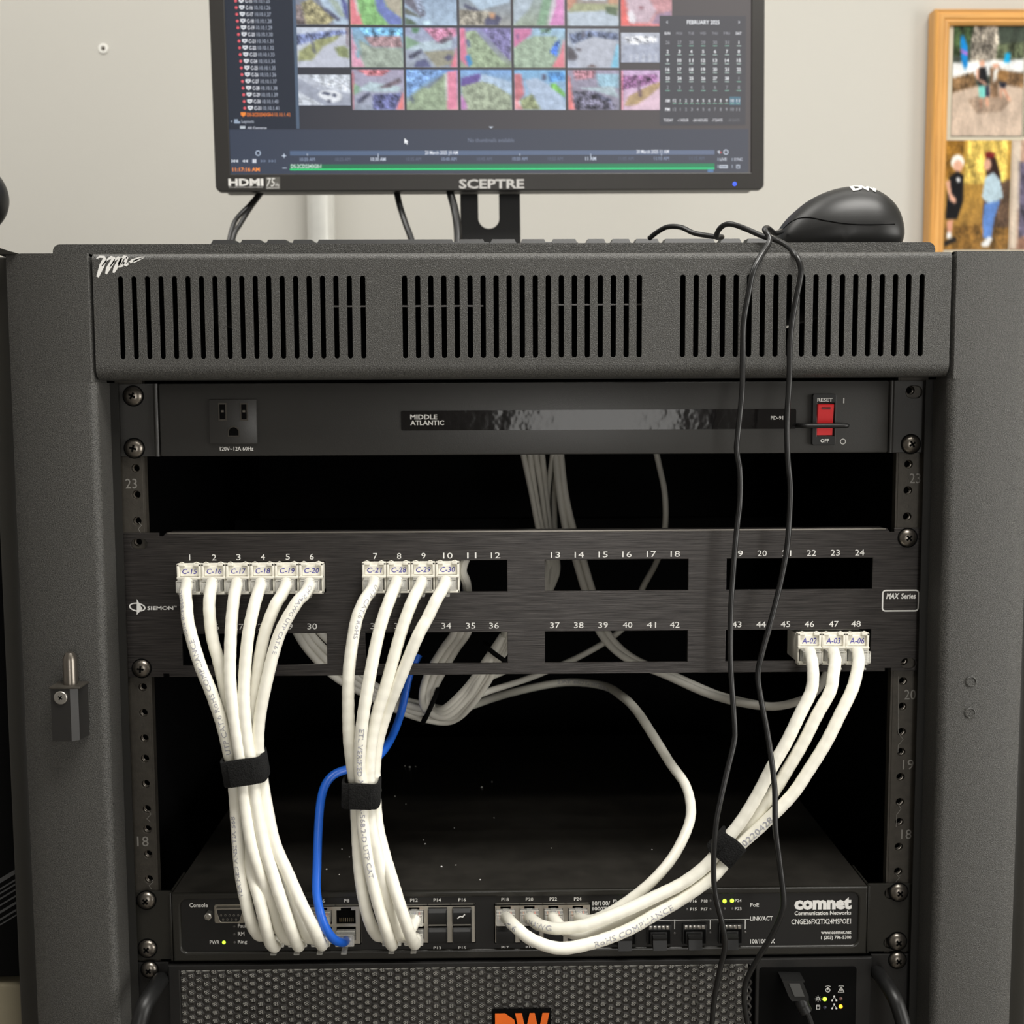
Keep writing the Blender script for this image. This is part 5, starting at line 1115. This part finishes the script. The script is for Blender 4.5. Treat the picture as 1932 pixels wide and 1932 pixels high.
# calendar pop-up
mrect(1244.5, 30, 1407, 236, (82, 82, 86), .12, (86, 85, 88))
mtext('FEBRUARY 2025', 1296, 38, 1357.5, 46, (232, 234, 238), .02); mtext('<', 1257, 39, 1260, 45, (210, 212, 218), .02); mtext('>', 1393, 39, 1396, 45, (210, 212, 218), .02)
dx_ = 22.4
for k, st_ in enumerate(('SUN', 'MON', 'TUE', 'WED', 'THU', 'FRI', 'SAT')):
    mtext(st_, 1253.5+k*dx_, 60.5, 1264.5+k*dx_, 65.5, (235, 236, 240) if k in (0, 6) else (160, 160, 168), .02 if k in (0, 6) else 0)
days = [26, 27, 28, 29, 30, 31]+list(range(1, 29))+list(range(1, 9))
for k, d_ in enumerate(days):
    r_, c_ = divmod(k, 7); u = 1259.5+c_*dx_; v = 80.5+r_*16.9; cur = 6 <= k < 34
    w = 2 if d_ < 10 else 3.8
    mtext(str(d_), u-w, v-3.4, u+w, v+3, (235, 237, 240) if cur else (165, 166, 172), .025 if cur else 0)
    if k: mpoly([(u-4, v+5.6), (u+4, v+5.6), (u+4, v+6.7), (u-4, v+6.7)], (150, 200, 180) if not cur else (200, 222, 214))
mrect(1376, 182.5, 1397, 198, (92, 122, 138), .16)
for r_, st_ in enumerate(('AM', 'PM')):
    v = 190+r_*16.6; mtext(st_, 1255, v-3, 1263.5, v+3, (235, 236, 240), .02)
    for k in range(12):
        u = 1272.5+k*10.9; n_ = 12 if k == 0 else k; w = 1.6 if n_ < 10 else 3
        mtext(str(n_), u-w, v-3.2, u+w, v+2.8, (228, 230, 234) if r_ == 0 else (176, 178, 184), .02 if r_ == 0 else 0)
        if r_ == 0: mpoly([(u-3.5, v+5), (u+3.5, v+5), (u+3.5, v+6), (u-3.5, v+6)], (150, 200, 175))
for st_, u0, u1, c_ in (('TODAY', 1252, 1270, 228), ('-1 HOUR', 1278, 1299, 220), ('-24 HOURS', 1307, 1335, 220), ('-7 DAYS', 1343, 1363, 220), ('-30 DAYS', 1373, 1395, 122)): mtext(st_, u0, 224, u1, 229.5, (c_, c_, c_+4), .01)
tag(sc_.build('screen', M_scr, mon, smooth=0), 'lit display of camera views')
# lettering on the bezel
tx = MB().use(mat('silver print', (.55, .54, .52), .4, metal=.2))
def btext(st, u0, v0, u1, v1, bold=.0, shear=0):
    um, vm = (u0+u1)/2, (v0+v1)/2
    tx.text(st, mp(u0, vm)[0], mp(um, v1)[1], mp(u1, vm)[0], mp(um, v0)[1], -.25, bold, shear)
btext('SCEPTRE', 866, 338, 989, 356, .03)
tx.build('maker_name', None, mon, smooth=0)
tx = MB().use(M_ink); btext('HDMI', 431, 337, 497, 351, .04); btext('HIGH DEFINITION MULTIMEDIA INTERFACE', 432, 352.5, 496, 354.5)
tx.build('hdmi_mark', M_ink, mon, smooth=0)
a0, b0 = mp(502, 357); a1, b1 = mp(528, 334)
tx = MB().use(mat('badge foil', (.16, .155, .14), .4, metal=.5)).box(a0, a1, -.12, .1, b0, b1); tx.use(M_ink); btext('75', 503, 336, 519, 352, .0, .2); btext('Hz', 520, 345, 527, 352); btext('REFRESH RATE', 503, 353.5, 527, 356)
tx.build('badge', None, mon, smooth=0)
c_ = mp(1386, 347); tx = MB().use(mat('blue power light', (.05, .1, .8), .3, emit=(.05, .12, 1, 1.2))); tx.plate([circ(c_[0], c_[1], 1.7, 18), circ(c_[0], c_[1], 1.0, 18)[::-1]], -.15, .1); tx.box(c_[0]-.3, c_[0]+.3, -.15, .1, c_[1], c_[1]+1.4)
tx.build('power_light', None, mon, smooth=0)
# leads dropping behind the monitor
G_ = 'black leads hanging behind the monitor'
def lead(L, r, label): tag(MB().tube(pathpx(L, 8), r, 10).build('monitor_lead', M_black, None, smooth=60), label, 'cable', G_)
lead([(500, 345, 385), (488, 366, 380), (470, 388, 372), (447, 412, 362), (437, 435, 352), (430, 470, 340), (424, 520, 330), (418, 560, 322), (400, 575, 318), (360, 580, 316)], 2.2, 'black lead under the monitor\'s left end, outer of the crossing pair')
lead([(508, 345, 385), (486, 374, 378), (470, 396, 366), (452, 425, 352), (443, 440, 344), (436, 470, 335), (432, 520, 326), (430, 560, 318), (440, 577, 314), (480, 583, 312)], 2.2, 'black lead under the monitor\'s left end, inner of the crossing pair')
lead([(744, 340, 380), (749, 366, 378), (756, 394, 372), (766, 424, 360), (777, 455, 350), (786, 500, 340), (790, 545, 335), (800, 568, 331), (830, 574, 330)], 2.9, 'single straight black lead slanting down under the middle of the monitor')
lead([(843, 340, 375), (850, 366, 372), (857, 392, 366), (862, 420, 358), (864, 455, 350), (860, 500, 340), (845, 545, 335), (820, 570, 320), (780, 585, 310)], 3.6, 'thick black lead close beside the left edge of the monitor stand')

# ------------------------------------------------------------------ keyboard
YK = 96
kz = az(950, 451.5, YK)
xk0, xk1 = ax(397, 455, YK), ax(1502, 455, YK)
kbd = thing('keyboard', 'low black computer keyboard lying on the rack roof below the monitor', 'keyboard', ((xk0+xk1)/2, YK, LIDZ))
bb = MB(); kb_t = kz-3.4
bb.extr([(YK-9, LIDZ), (YK-9, kb_t-3), (YK-7, kb_t-.6), (YK+128, kb_t+6), (YK+132, kb_t+3), (YK+132, LIDZ)], xk0-7, xk1+7).build('keyboard_base', M_rubber, kbd)
rowk = [[(397, 445), (452, 494), (501, 543), (550, 591), (597, 857), (864, 916), (924, 975), (981, 1031), (1039, 1090), (1105, 1144), (1152, 1191), (1197, 1245), (1252, 1350), (1358, 1400), (1408, 1500)]]
M_key = mat('keycap plastic', (.010, .010, .010), .6, spec=.3)
def key(x0, x1, y, z, h=3.6, d=16.4):
    m_ = 1.6
    b = MB().use(M_rubber); vs = [(x0, y, z), (x1, y, z), (x1, y+d, z+.8), (x0, y+d, z+.8), (x0+m_, y+1.6, z+h), (x1-m_, y+1.6, z+h), (x1-m_, y+d-1.2, z+h+.8), (x0+m_, y+d-1.2, z+h+.8)]
    b.add(vs, [(0, 1, 5, 4), (1, 2, 6, 5), (2, 3, 7, 6), (3, 0, 4, 7), (4, 5, 6, 7)]); b.build('key', M_key, kbd)
for u0, u1 in rowk[0]: key(ax(u0, 452, YK), ax(u1, 452, YK), YK-1, kb_t)
P_ = (ax(543, 452, YK)-ax(501, 452, YK))*1.14
for r_ in range(1, 6):
    y = YK-1+r_*18.6; z = kb_t+r_*.85; x = xk0
    lens = [[2.2]+[1]*10+[2.6], [1.7]+[1]*11+[2.1], [1.4]+[1]*12+[1.4], [1]*13+[1.8], [1]*14+[.8]][r_-1]
    for L_ in lens: key(x, x+P_*L_-2, y, z); x += P_*L_

# ------------------------------------------------------------------ mouse
YMs = 44
cx0, cx1 = ax(1466, 430, YMs), ax(1689, 430, YMs); zt = az(1600, 354, YMs)
mo = thing('computer_mouse', 'black wired mouse with white letters standing on the rack roof', 'mouse', ((cx0+cx1)/2, YMs, LIDZ))
def mouse_surf(zlo, zhi, name, m, inset=0.0):
    """stations along the mouse, each a rounded arch"""
    tab = [(1464, 452, .30), (1467, 442, .42), (1473, 430, .52), (1484, 415, .62), (1500, 399, .72), (1524, 380, .83), (1552, 366, .93), (1582, 357.5, .99), (1610, 355, 1), (1636, 359, .99), (1658, 370, .93), (1674, 384, .84), (1684, 399, .72), (1689.5, 414, .58), (1690, 430, .42)]
    pts_ = crom([Vector((ax(u, v, YMs), w_, az(u, v, YMs))) for u, v, w_ in tab], 3)
    b = MB(); K = 22; o = 0
    for p in pts_:
        H_ = p.z-LIDZ; W_m = 31*p.y
        for k in range(K+1):
            a = PI*k/K; ca, sa = math.cos(a), math.sin(a)
            z = H_*max(sa, 0)**.72; tuck = 1-.10*max(0, 1-z/9)**1.5
            xx = p.x-(3.0 if p.x > (cx0+cx1)/2 else -1.5)*max(0, 1-z/12)**2
            b.v.append(Vector((xx, YMs+W_m*math.copysign(abs(ca)**.8, ca)*tuck, LIDZ+.2+z)))
    n_ = K+1
    for i in range(len(pts_)-1):
        for k in range(K): b.face([i*n_+k, i*n_+k+1, (i+1)*n_+k+1, (i+1)*n_+k])
        b.face([i*n_, (i+1)*n_, (i+1)*n_+K, i*n_+K])
    b.face(list(range(n_))); b.face([(len(pts_)-1)*n_+k for k in range(n_)][::-1])
    return b
mouse_surf(0, 1, '', None).build('mouse_shell', M_mouse, mo, smooth=80)
# seam between shell and base
def logo_plane(x, z): return (x, YMs-14+0*x, z)
lt = MB().use(M_ink)
a = at(1590, 363, YMs-19); b_ = at(1640, 354, YMs-19)
V, F = text_geo('DW', .05, 0); w_ = max(p[0] for p in V); h_ = max(p[1] for p in V)
Hm = zt-LIDZ; xc_ = (cx0+cx1)/2; LXm = (cx1-cx0)/2
lt.v = []
for p in V:
    x = ax(1590, 358, YMs)+(ax(1641, 358, YMs)-ax(1590, 358, YMs))*p[0]/w_; tt_ = -.66+.24*p[1]/h_
    s = (x-xc_)/LXm; y = YMs+tt_*30
    lt.v.append(Vector((x, y, 0)))
lt.f = [list(f) for f in F]; lt.m = [0]*len(F); lt.c = [(1, 1, 1, 1)]*len(F)
dg = bpy.context.evaluated_depsgraph_get(); from mathutils.bvhtree import BVHTree
mb_ = mouse_surf(0, 1, '', None); bv = BVHTree.FromPolygons(mb_.v, mb_.f)
for v in lt.v:
    h = bv.ray_cast(Vector((v.x, v.y, LIDZ+200)), Vector((0, 0, -1))); v.z = (h[0].z if h[0] else LIDZ+20)+.6
lt.build('mouse_logo', M_ink, mo, smooth=0)
def onmouse(x, z):
    h = bv.ray_cast(Vector((x, YMs-300, z)), Vector((0, 1, 0))); return (h[0]+Vector((0, -.1, 0))) if h[0] else None
sp_ = [onmouse(ax(u, v, YMs-24), az(u, v, YMs-24)) for u, v in ((1482, 436), (1490, 424), (1500, 414), (1514, 408), (1530, 409), (1555, 417), (1585, 424), (1615, 427), (1650, 427), (1684, 425))]
sp_ = [p for p in sp_ if p]
MB().tube(crom(sp_, 6), .35, 6).build('shell_seam', M_void, mo)

# ------------------------------------------------------------------ framed photographs on the wall
YW = YB-26
FX = lambda u: ax(u, 250, YW); FZ = lambda v: az(1850, v, YW)
fr = thing('picture_frame', 'light wooden frame holding several holiday photographs, on the wall at right', 'picture frame', (FX(1850), YW, FZ(700)))
x0, x1, z0, z1 = FX(1758), FX(2290), FZ(700), FZ(16.5); wv = 20.5
M_wood = mat('honey oak', (.70, .36, .10), .4, spec=.5, vary=((260, 260, 12), .22))
M_woodh = mat('honey oak rail', (.70, .36, .10), .4, spec=.5, vary=((12, 260, 260), .22))
def moulding(p0, p1, d, m, ins):
    """one mitred side of the frame; p0,p1 outer corners in XZ, d the direction towards the picture"""
    prof = [(0, 24), (0, 3), (2, 0), (5, 1.6), (8, 0), (12, 0), (14, 1.8), (17, .8), (wv, 3.5), (wv, 24)]
    D = Vector((d[0], 0, d[1])); A = Vector((p0[0], 0, p0[1])); B = Vector((p1[0], 0, p1[1])); T_ = (B-A).normalized()
    b = MB(); n = len(prof)
    for base, s in ((A, 1), (B, -1)):
        for w_, y in prof: b.v.append(base+D*w_+T_*w_*s+Vector((0, YW-2+y, 0)))
    b.face(list(range(n))); b.face(list(range(n, 2*n))[::-1])
    for k in range(n): b.face([k, (k+1) % n, n+(k+1) % n, n+k])
    b.build('frame_side', m, fr, smooth=20)
moulding((x0, z1), (x0, z0), (1, 0), M_wood, 0); moulding((x1, z0), (x1, z1), (-1, 0), M_wood, 0)
moulding((x1, z1), (x0, z1), (0, -1), M_woodh, 0); moulding((x0, z0), (x1, z0), (0, 1), M_woodh, 0)
MB().box(x0+wv-1, x1-wv+1, YW+6, YW+9, z0+wv-1, z1-wv+1).build('backing', mat('cream mat board', (.62, .56, .44), .8), fr)
M_ph = colmat('glossy photo print', rough=.18, spec=.5)
YPh = YW+5.4
def photo(u0, v0, u1, v1, base, sh, seed, nx=60, nz=90, amp=.1, name='photograph', label=None):
    b = MB().use(M_ph); a0, a1, b0, b1 = FX(u0), FX(u1), FZ(v1), FZ(v0)
    picture(b, a0, a1, b0, b1, YPh, nx, nz, base, sh, amp, seed, 9, .6)
    o = b.build(name, M_ph, fr, smooth=0)
    if label: o['label'] = label
def ell(cx, cy_, rx, ry, n=14): return [(cx+rx*math.cos(2*PI*k/n), cy_+ry*math.sin(2*PI*k/n)) for k in range(n)]
SKN = (222, 170, 145)
photo(1797, 37, 1932, 256, ((66, 76, 66), (78, 82, 76)), [
 ((158, 150, 138), [(.25, .0), (.6, 0), (.68, .35), (.25, .35)], .35), ((84, 92, 70), [(.62, .2), (1, .18), (1, .33), (.6, .33)], .3), ((60, 78, 50), [(.0, 0), (.3, 0), (.2, .3), (0, .3)], .35),
 ((238, 240, 240), [(0, .36), (1, .33), (1, .44), (0, .5)], .06), ((112, 88, 62), [(0, .49), (.3, .44), (.35, .58), (.0, .62)], .3), ((118, 92, 66), [(.7, .42), (1, .45), (1, .58), (.7, .55)], .3),
 ((205, 184, 166), [(0, .62), (.35, .56), (.7, .54), (1, .58), (1, 1), (0, 1)], .05), ((164, 142, 124), [(.22, .68), (.6, .6), (.85, .68), (.7, .78), (.35, .8)], .1),
 ((20, 130, 205), [(.1, .13), (.14, .12), (.2, .22), (.21, .38), (.17, .43), (.12, .34)], .04), ((176, 110, 205), [(.105, .24), (.205, .27), (.205, .3), (.11, .27)], .04), ((20, 160, 215), [(.73, .28), (.8, .27), (.8, .36), (.71, .36)], .05),
 ((138, 110, 86), [(.52, .4), (.66, .38), (.64, .66), (.54, .66)], .15), ((30, 30, 34), [(.37, .4), (.47, .4), (.5, .55), (.37, .56)], .05), (SKN, ell(.41, .365, .04, .03), .03), (SKN, [(.33, .42), (.37, .4), (.37, .5), (.48, .53), (.46, .55), (.33, .5)], .03),
 ((130, 215, 205), [(.37, .56), (.46, .56), (.47, .66), (.38, .66)], .04), ((40, 46, 66), [(.46, .56), (.52, .56), (.53, .65), (.47, .66)], .04), ((205, 150, 125), [(.39, .66), (.42, .66), (.42, .75), (.4, .75)]), ((205, 150, 125), [(.47, .66), (.5, .65), (.52, .73), (.49, .74)]),
 (SKN, ell(.6, .38, .04, .03), .03), ((240, 240, 240), [(.56, .34), (.64, .34), (.63, .365), (.56, .365)]), ((232, 232, 228), [(.58, .42), (.64, .4), (.62, .5), (.57, .53)], .03), ((150, 112, 70), ell(.7, .47, .08, .055), .12), ((36, 38, 52), [(.66, .52), (.76, .53), (.75, .58), (.67, .57)]), ((205, 150, 125), [(.7, .58), (.74, .58), (.82, .68), (.79, .69)]), ((205, 150, 125), [(.67, .58), (.7, .58), (.7, .67), (.68, .67)])], 3, label='print of two people on a sandy path')
photo(1786, 263, 1913, 470, ((192, 150, 66), (150, 112, 58)), [
 ((222, 190, 96), [(.35, 0), (.95, 0), (.95, .4), (.3, .4)], .2), ((150, 108, 44), [(0, 0), (.3, 0), (.25, .3), (0, .35)], .2), ((134, 98, 48), [(0, .8), (1, .74), (1, 1), (0, 1)], .22), ((90, 70, 56), [(.6, .45), (1, .35), (1, .8), (.6, .8)], .2),
 ((245, 242, 235), ell(.2, .2, .1, .07), .03), (SKN, ell(.21, .235, .07, .055), .03), ((22, 22, 26), [(.08, .33), (.2, .28), (.3, .32), (.3, .56), (.22, .72), (.04, .72), (.06, .5)], .06), ((240, 240, 240), ell(.22, .36, .03, .022), .02), (SKN, [(.03, .38), (.09, .36), (.12, .48), (.2, .54), (.18, .58), (.1, .55)], .03),
 ((220, 160, 135), [(.06, .74), (.16, .72), (.14, .84), (.08, .84)], .03), ((240, 240, 240), [(.07, .84), (.14, .84), (.14, .9), (.07, .9)], .02), ((26, 26, 30), [(.02, .93), (.2, .88), (.22, .92), (.04, .97)], .03),
 ((50, 32, 28), [(.62, .14), (.76, .15), (.84, .3), (.88, .45), (.7, .4), (.63, .3)], .05), (SKN, ell(.65, .22, .055, .055), .03), ((120, 30, 34), [(.6, .12), (.66, .1), (.76, .12), (.74, .16), (.62, .16)], .1), ((182, 205, 218), [(.62, .34), (.74, .29), (.84, .36), (.9, .52), (.8, .56), (.72, .6), (.58, .52)], .07), ((96, 136, 205), [(.62, .58), (.86, .55), (.78, .7), (.74, .9), (.62, .9), (.6, .72)], .06), ((236, 238, 240), [(.58, .95), (.7, .88), (.76, .9), (.7, .97), (.62, .98)], .02)], 5, label='print of two people standing in a warm lit hall')
photo(1915, 263, 2050, 470, ((190, 160, 140), (150, 110, 90)), [((216, 200, 182), [(0, 0), (.12, 0), (.1, 1), (0, 1)], .04), ((96, 90, 110), [(.1, .2), (.5, .2), (.5, .8), (.12, .9)], .2)], 8, 30, 45)
photo(1934, 37, 2070, 256, ((190, 190, 170), (140, 140, 120)), [((90, 110, 90), [(.2, .2), (.8, .3), (.7, .8), (.2, .7)], .2)], 9, 30, 45)

# ------------------------------------------------------------------ things cut by the left edge
c = at(-58, 373, 120)
rd = thing('black_device', 'rounded black rim of a device showing at the far left edge', 'black_device', (c.x, 120, c.z-80))  # unidentified round device; its shape beyond the rim is invented
rad = (ax(12, 373, 120)-c.x)
MB().lathe([(rad*.55, -14), (rad*.86, -12), (rad*.97, -6), (rad, 0), (rad*.97, 8), (rad*.84, 15), (rad*.5, 19), (.1, 20)], (c.x, 120, c.z), (.15, -1, 0), 48).build('housing', M_rubber, rd, smooth=60)
MB().box(c.x-9, c.x+9, 112, 128, az(5, 505, 0), c.z-rad*.8, 3).build('post', M_rubber, rd)
p = at(16, 1400, -8)
ev = thing('standing_case', 'dark case with grey lettering standing at the far left of the rack', 'case', (p.x-150, 0, -ZOFF))
X1 = -311.5
zc_ = az(10, 1845, 0)
MB().box(X1-220, X1-1, 0, 330, zc_, az(5, 505, 0), 2).build('case_body', M_void, ev)
tx = MB().use(mat('grey label print', (.045, .045, .046), .6))
for k, (v, w, h) in enumerate([(1642, 10, 9), (1660, 12, 3.5), (1668, 11, 3.5), (1678, 12, 3.5), (1690, 10, 3.5), (1702, 12, 5), (1716, 11, 4), (1726, 10, 3)]):
    a = at(2, v, -1)
    tx.add([(X1-40, -.25, a.z-22), (X1-3, -.25, a.z), (X1-3, -.25, a.z-h*.33), (X1-40, -.25, a.z-22-h*.33)], [(0, 1, 2, 3)])
tx.build('label_print', None, ev, smooth=0)
bxz = az(10, 1848, 0)
cb = thing('cardboard_box', 'beige box edge at the bottom left corner beside the rack', 'box', (X1-120, 30, -ZOFF))
MB().box(X1-240, X1-1, -2, 320, -ZOFF, bxz-3, 2).build('carton', mat('beige carton', (.15, .13, .085), .8), cb)

for o_ in bpy.data.objects:
    if '_o' in o_: del o_['_o']
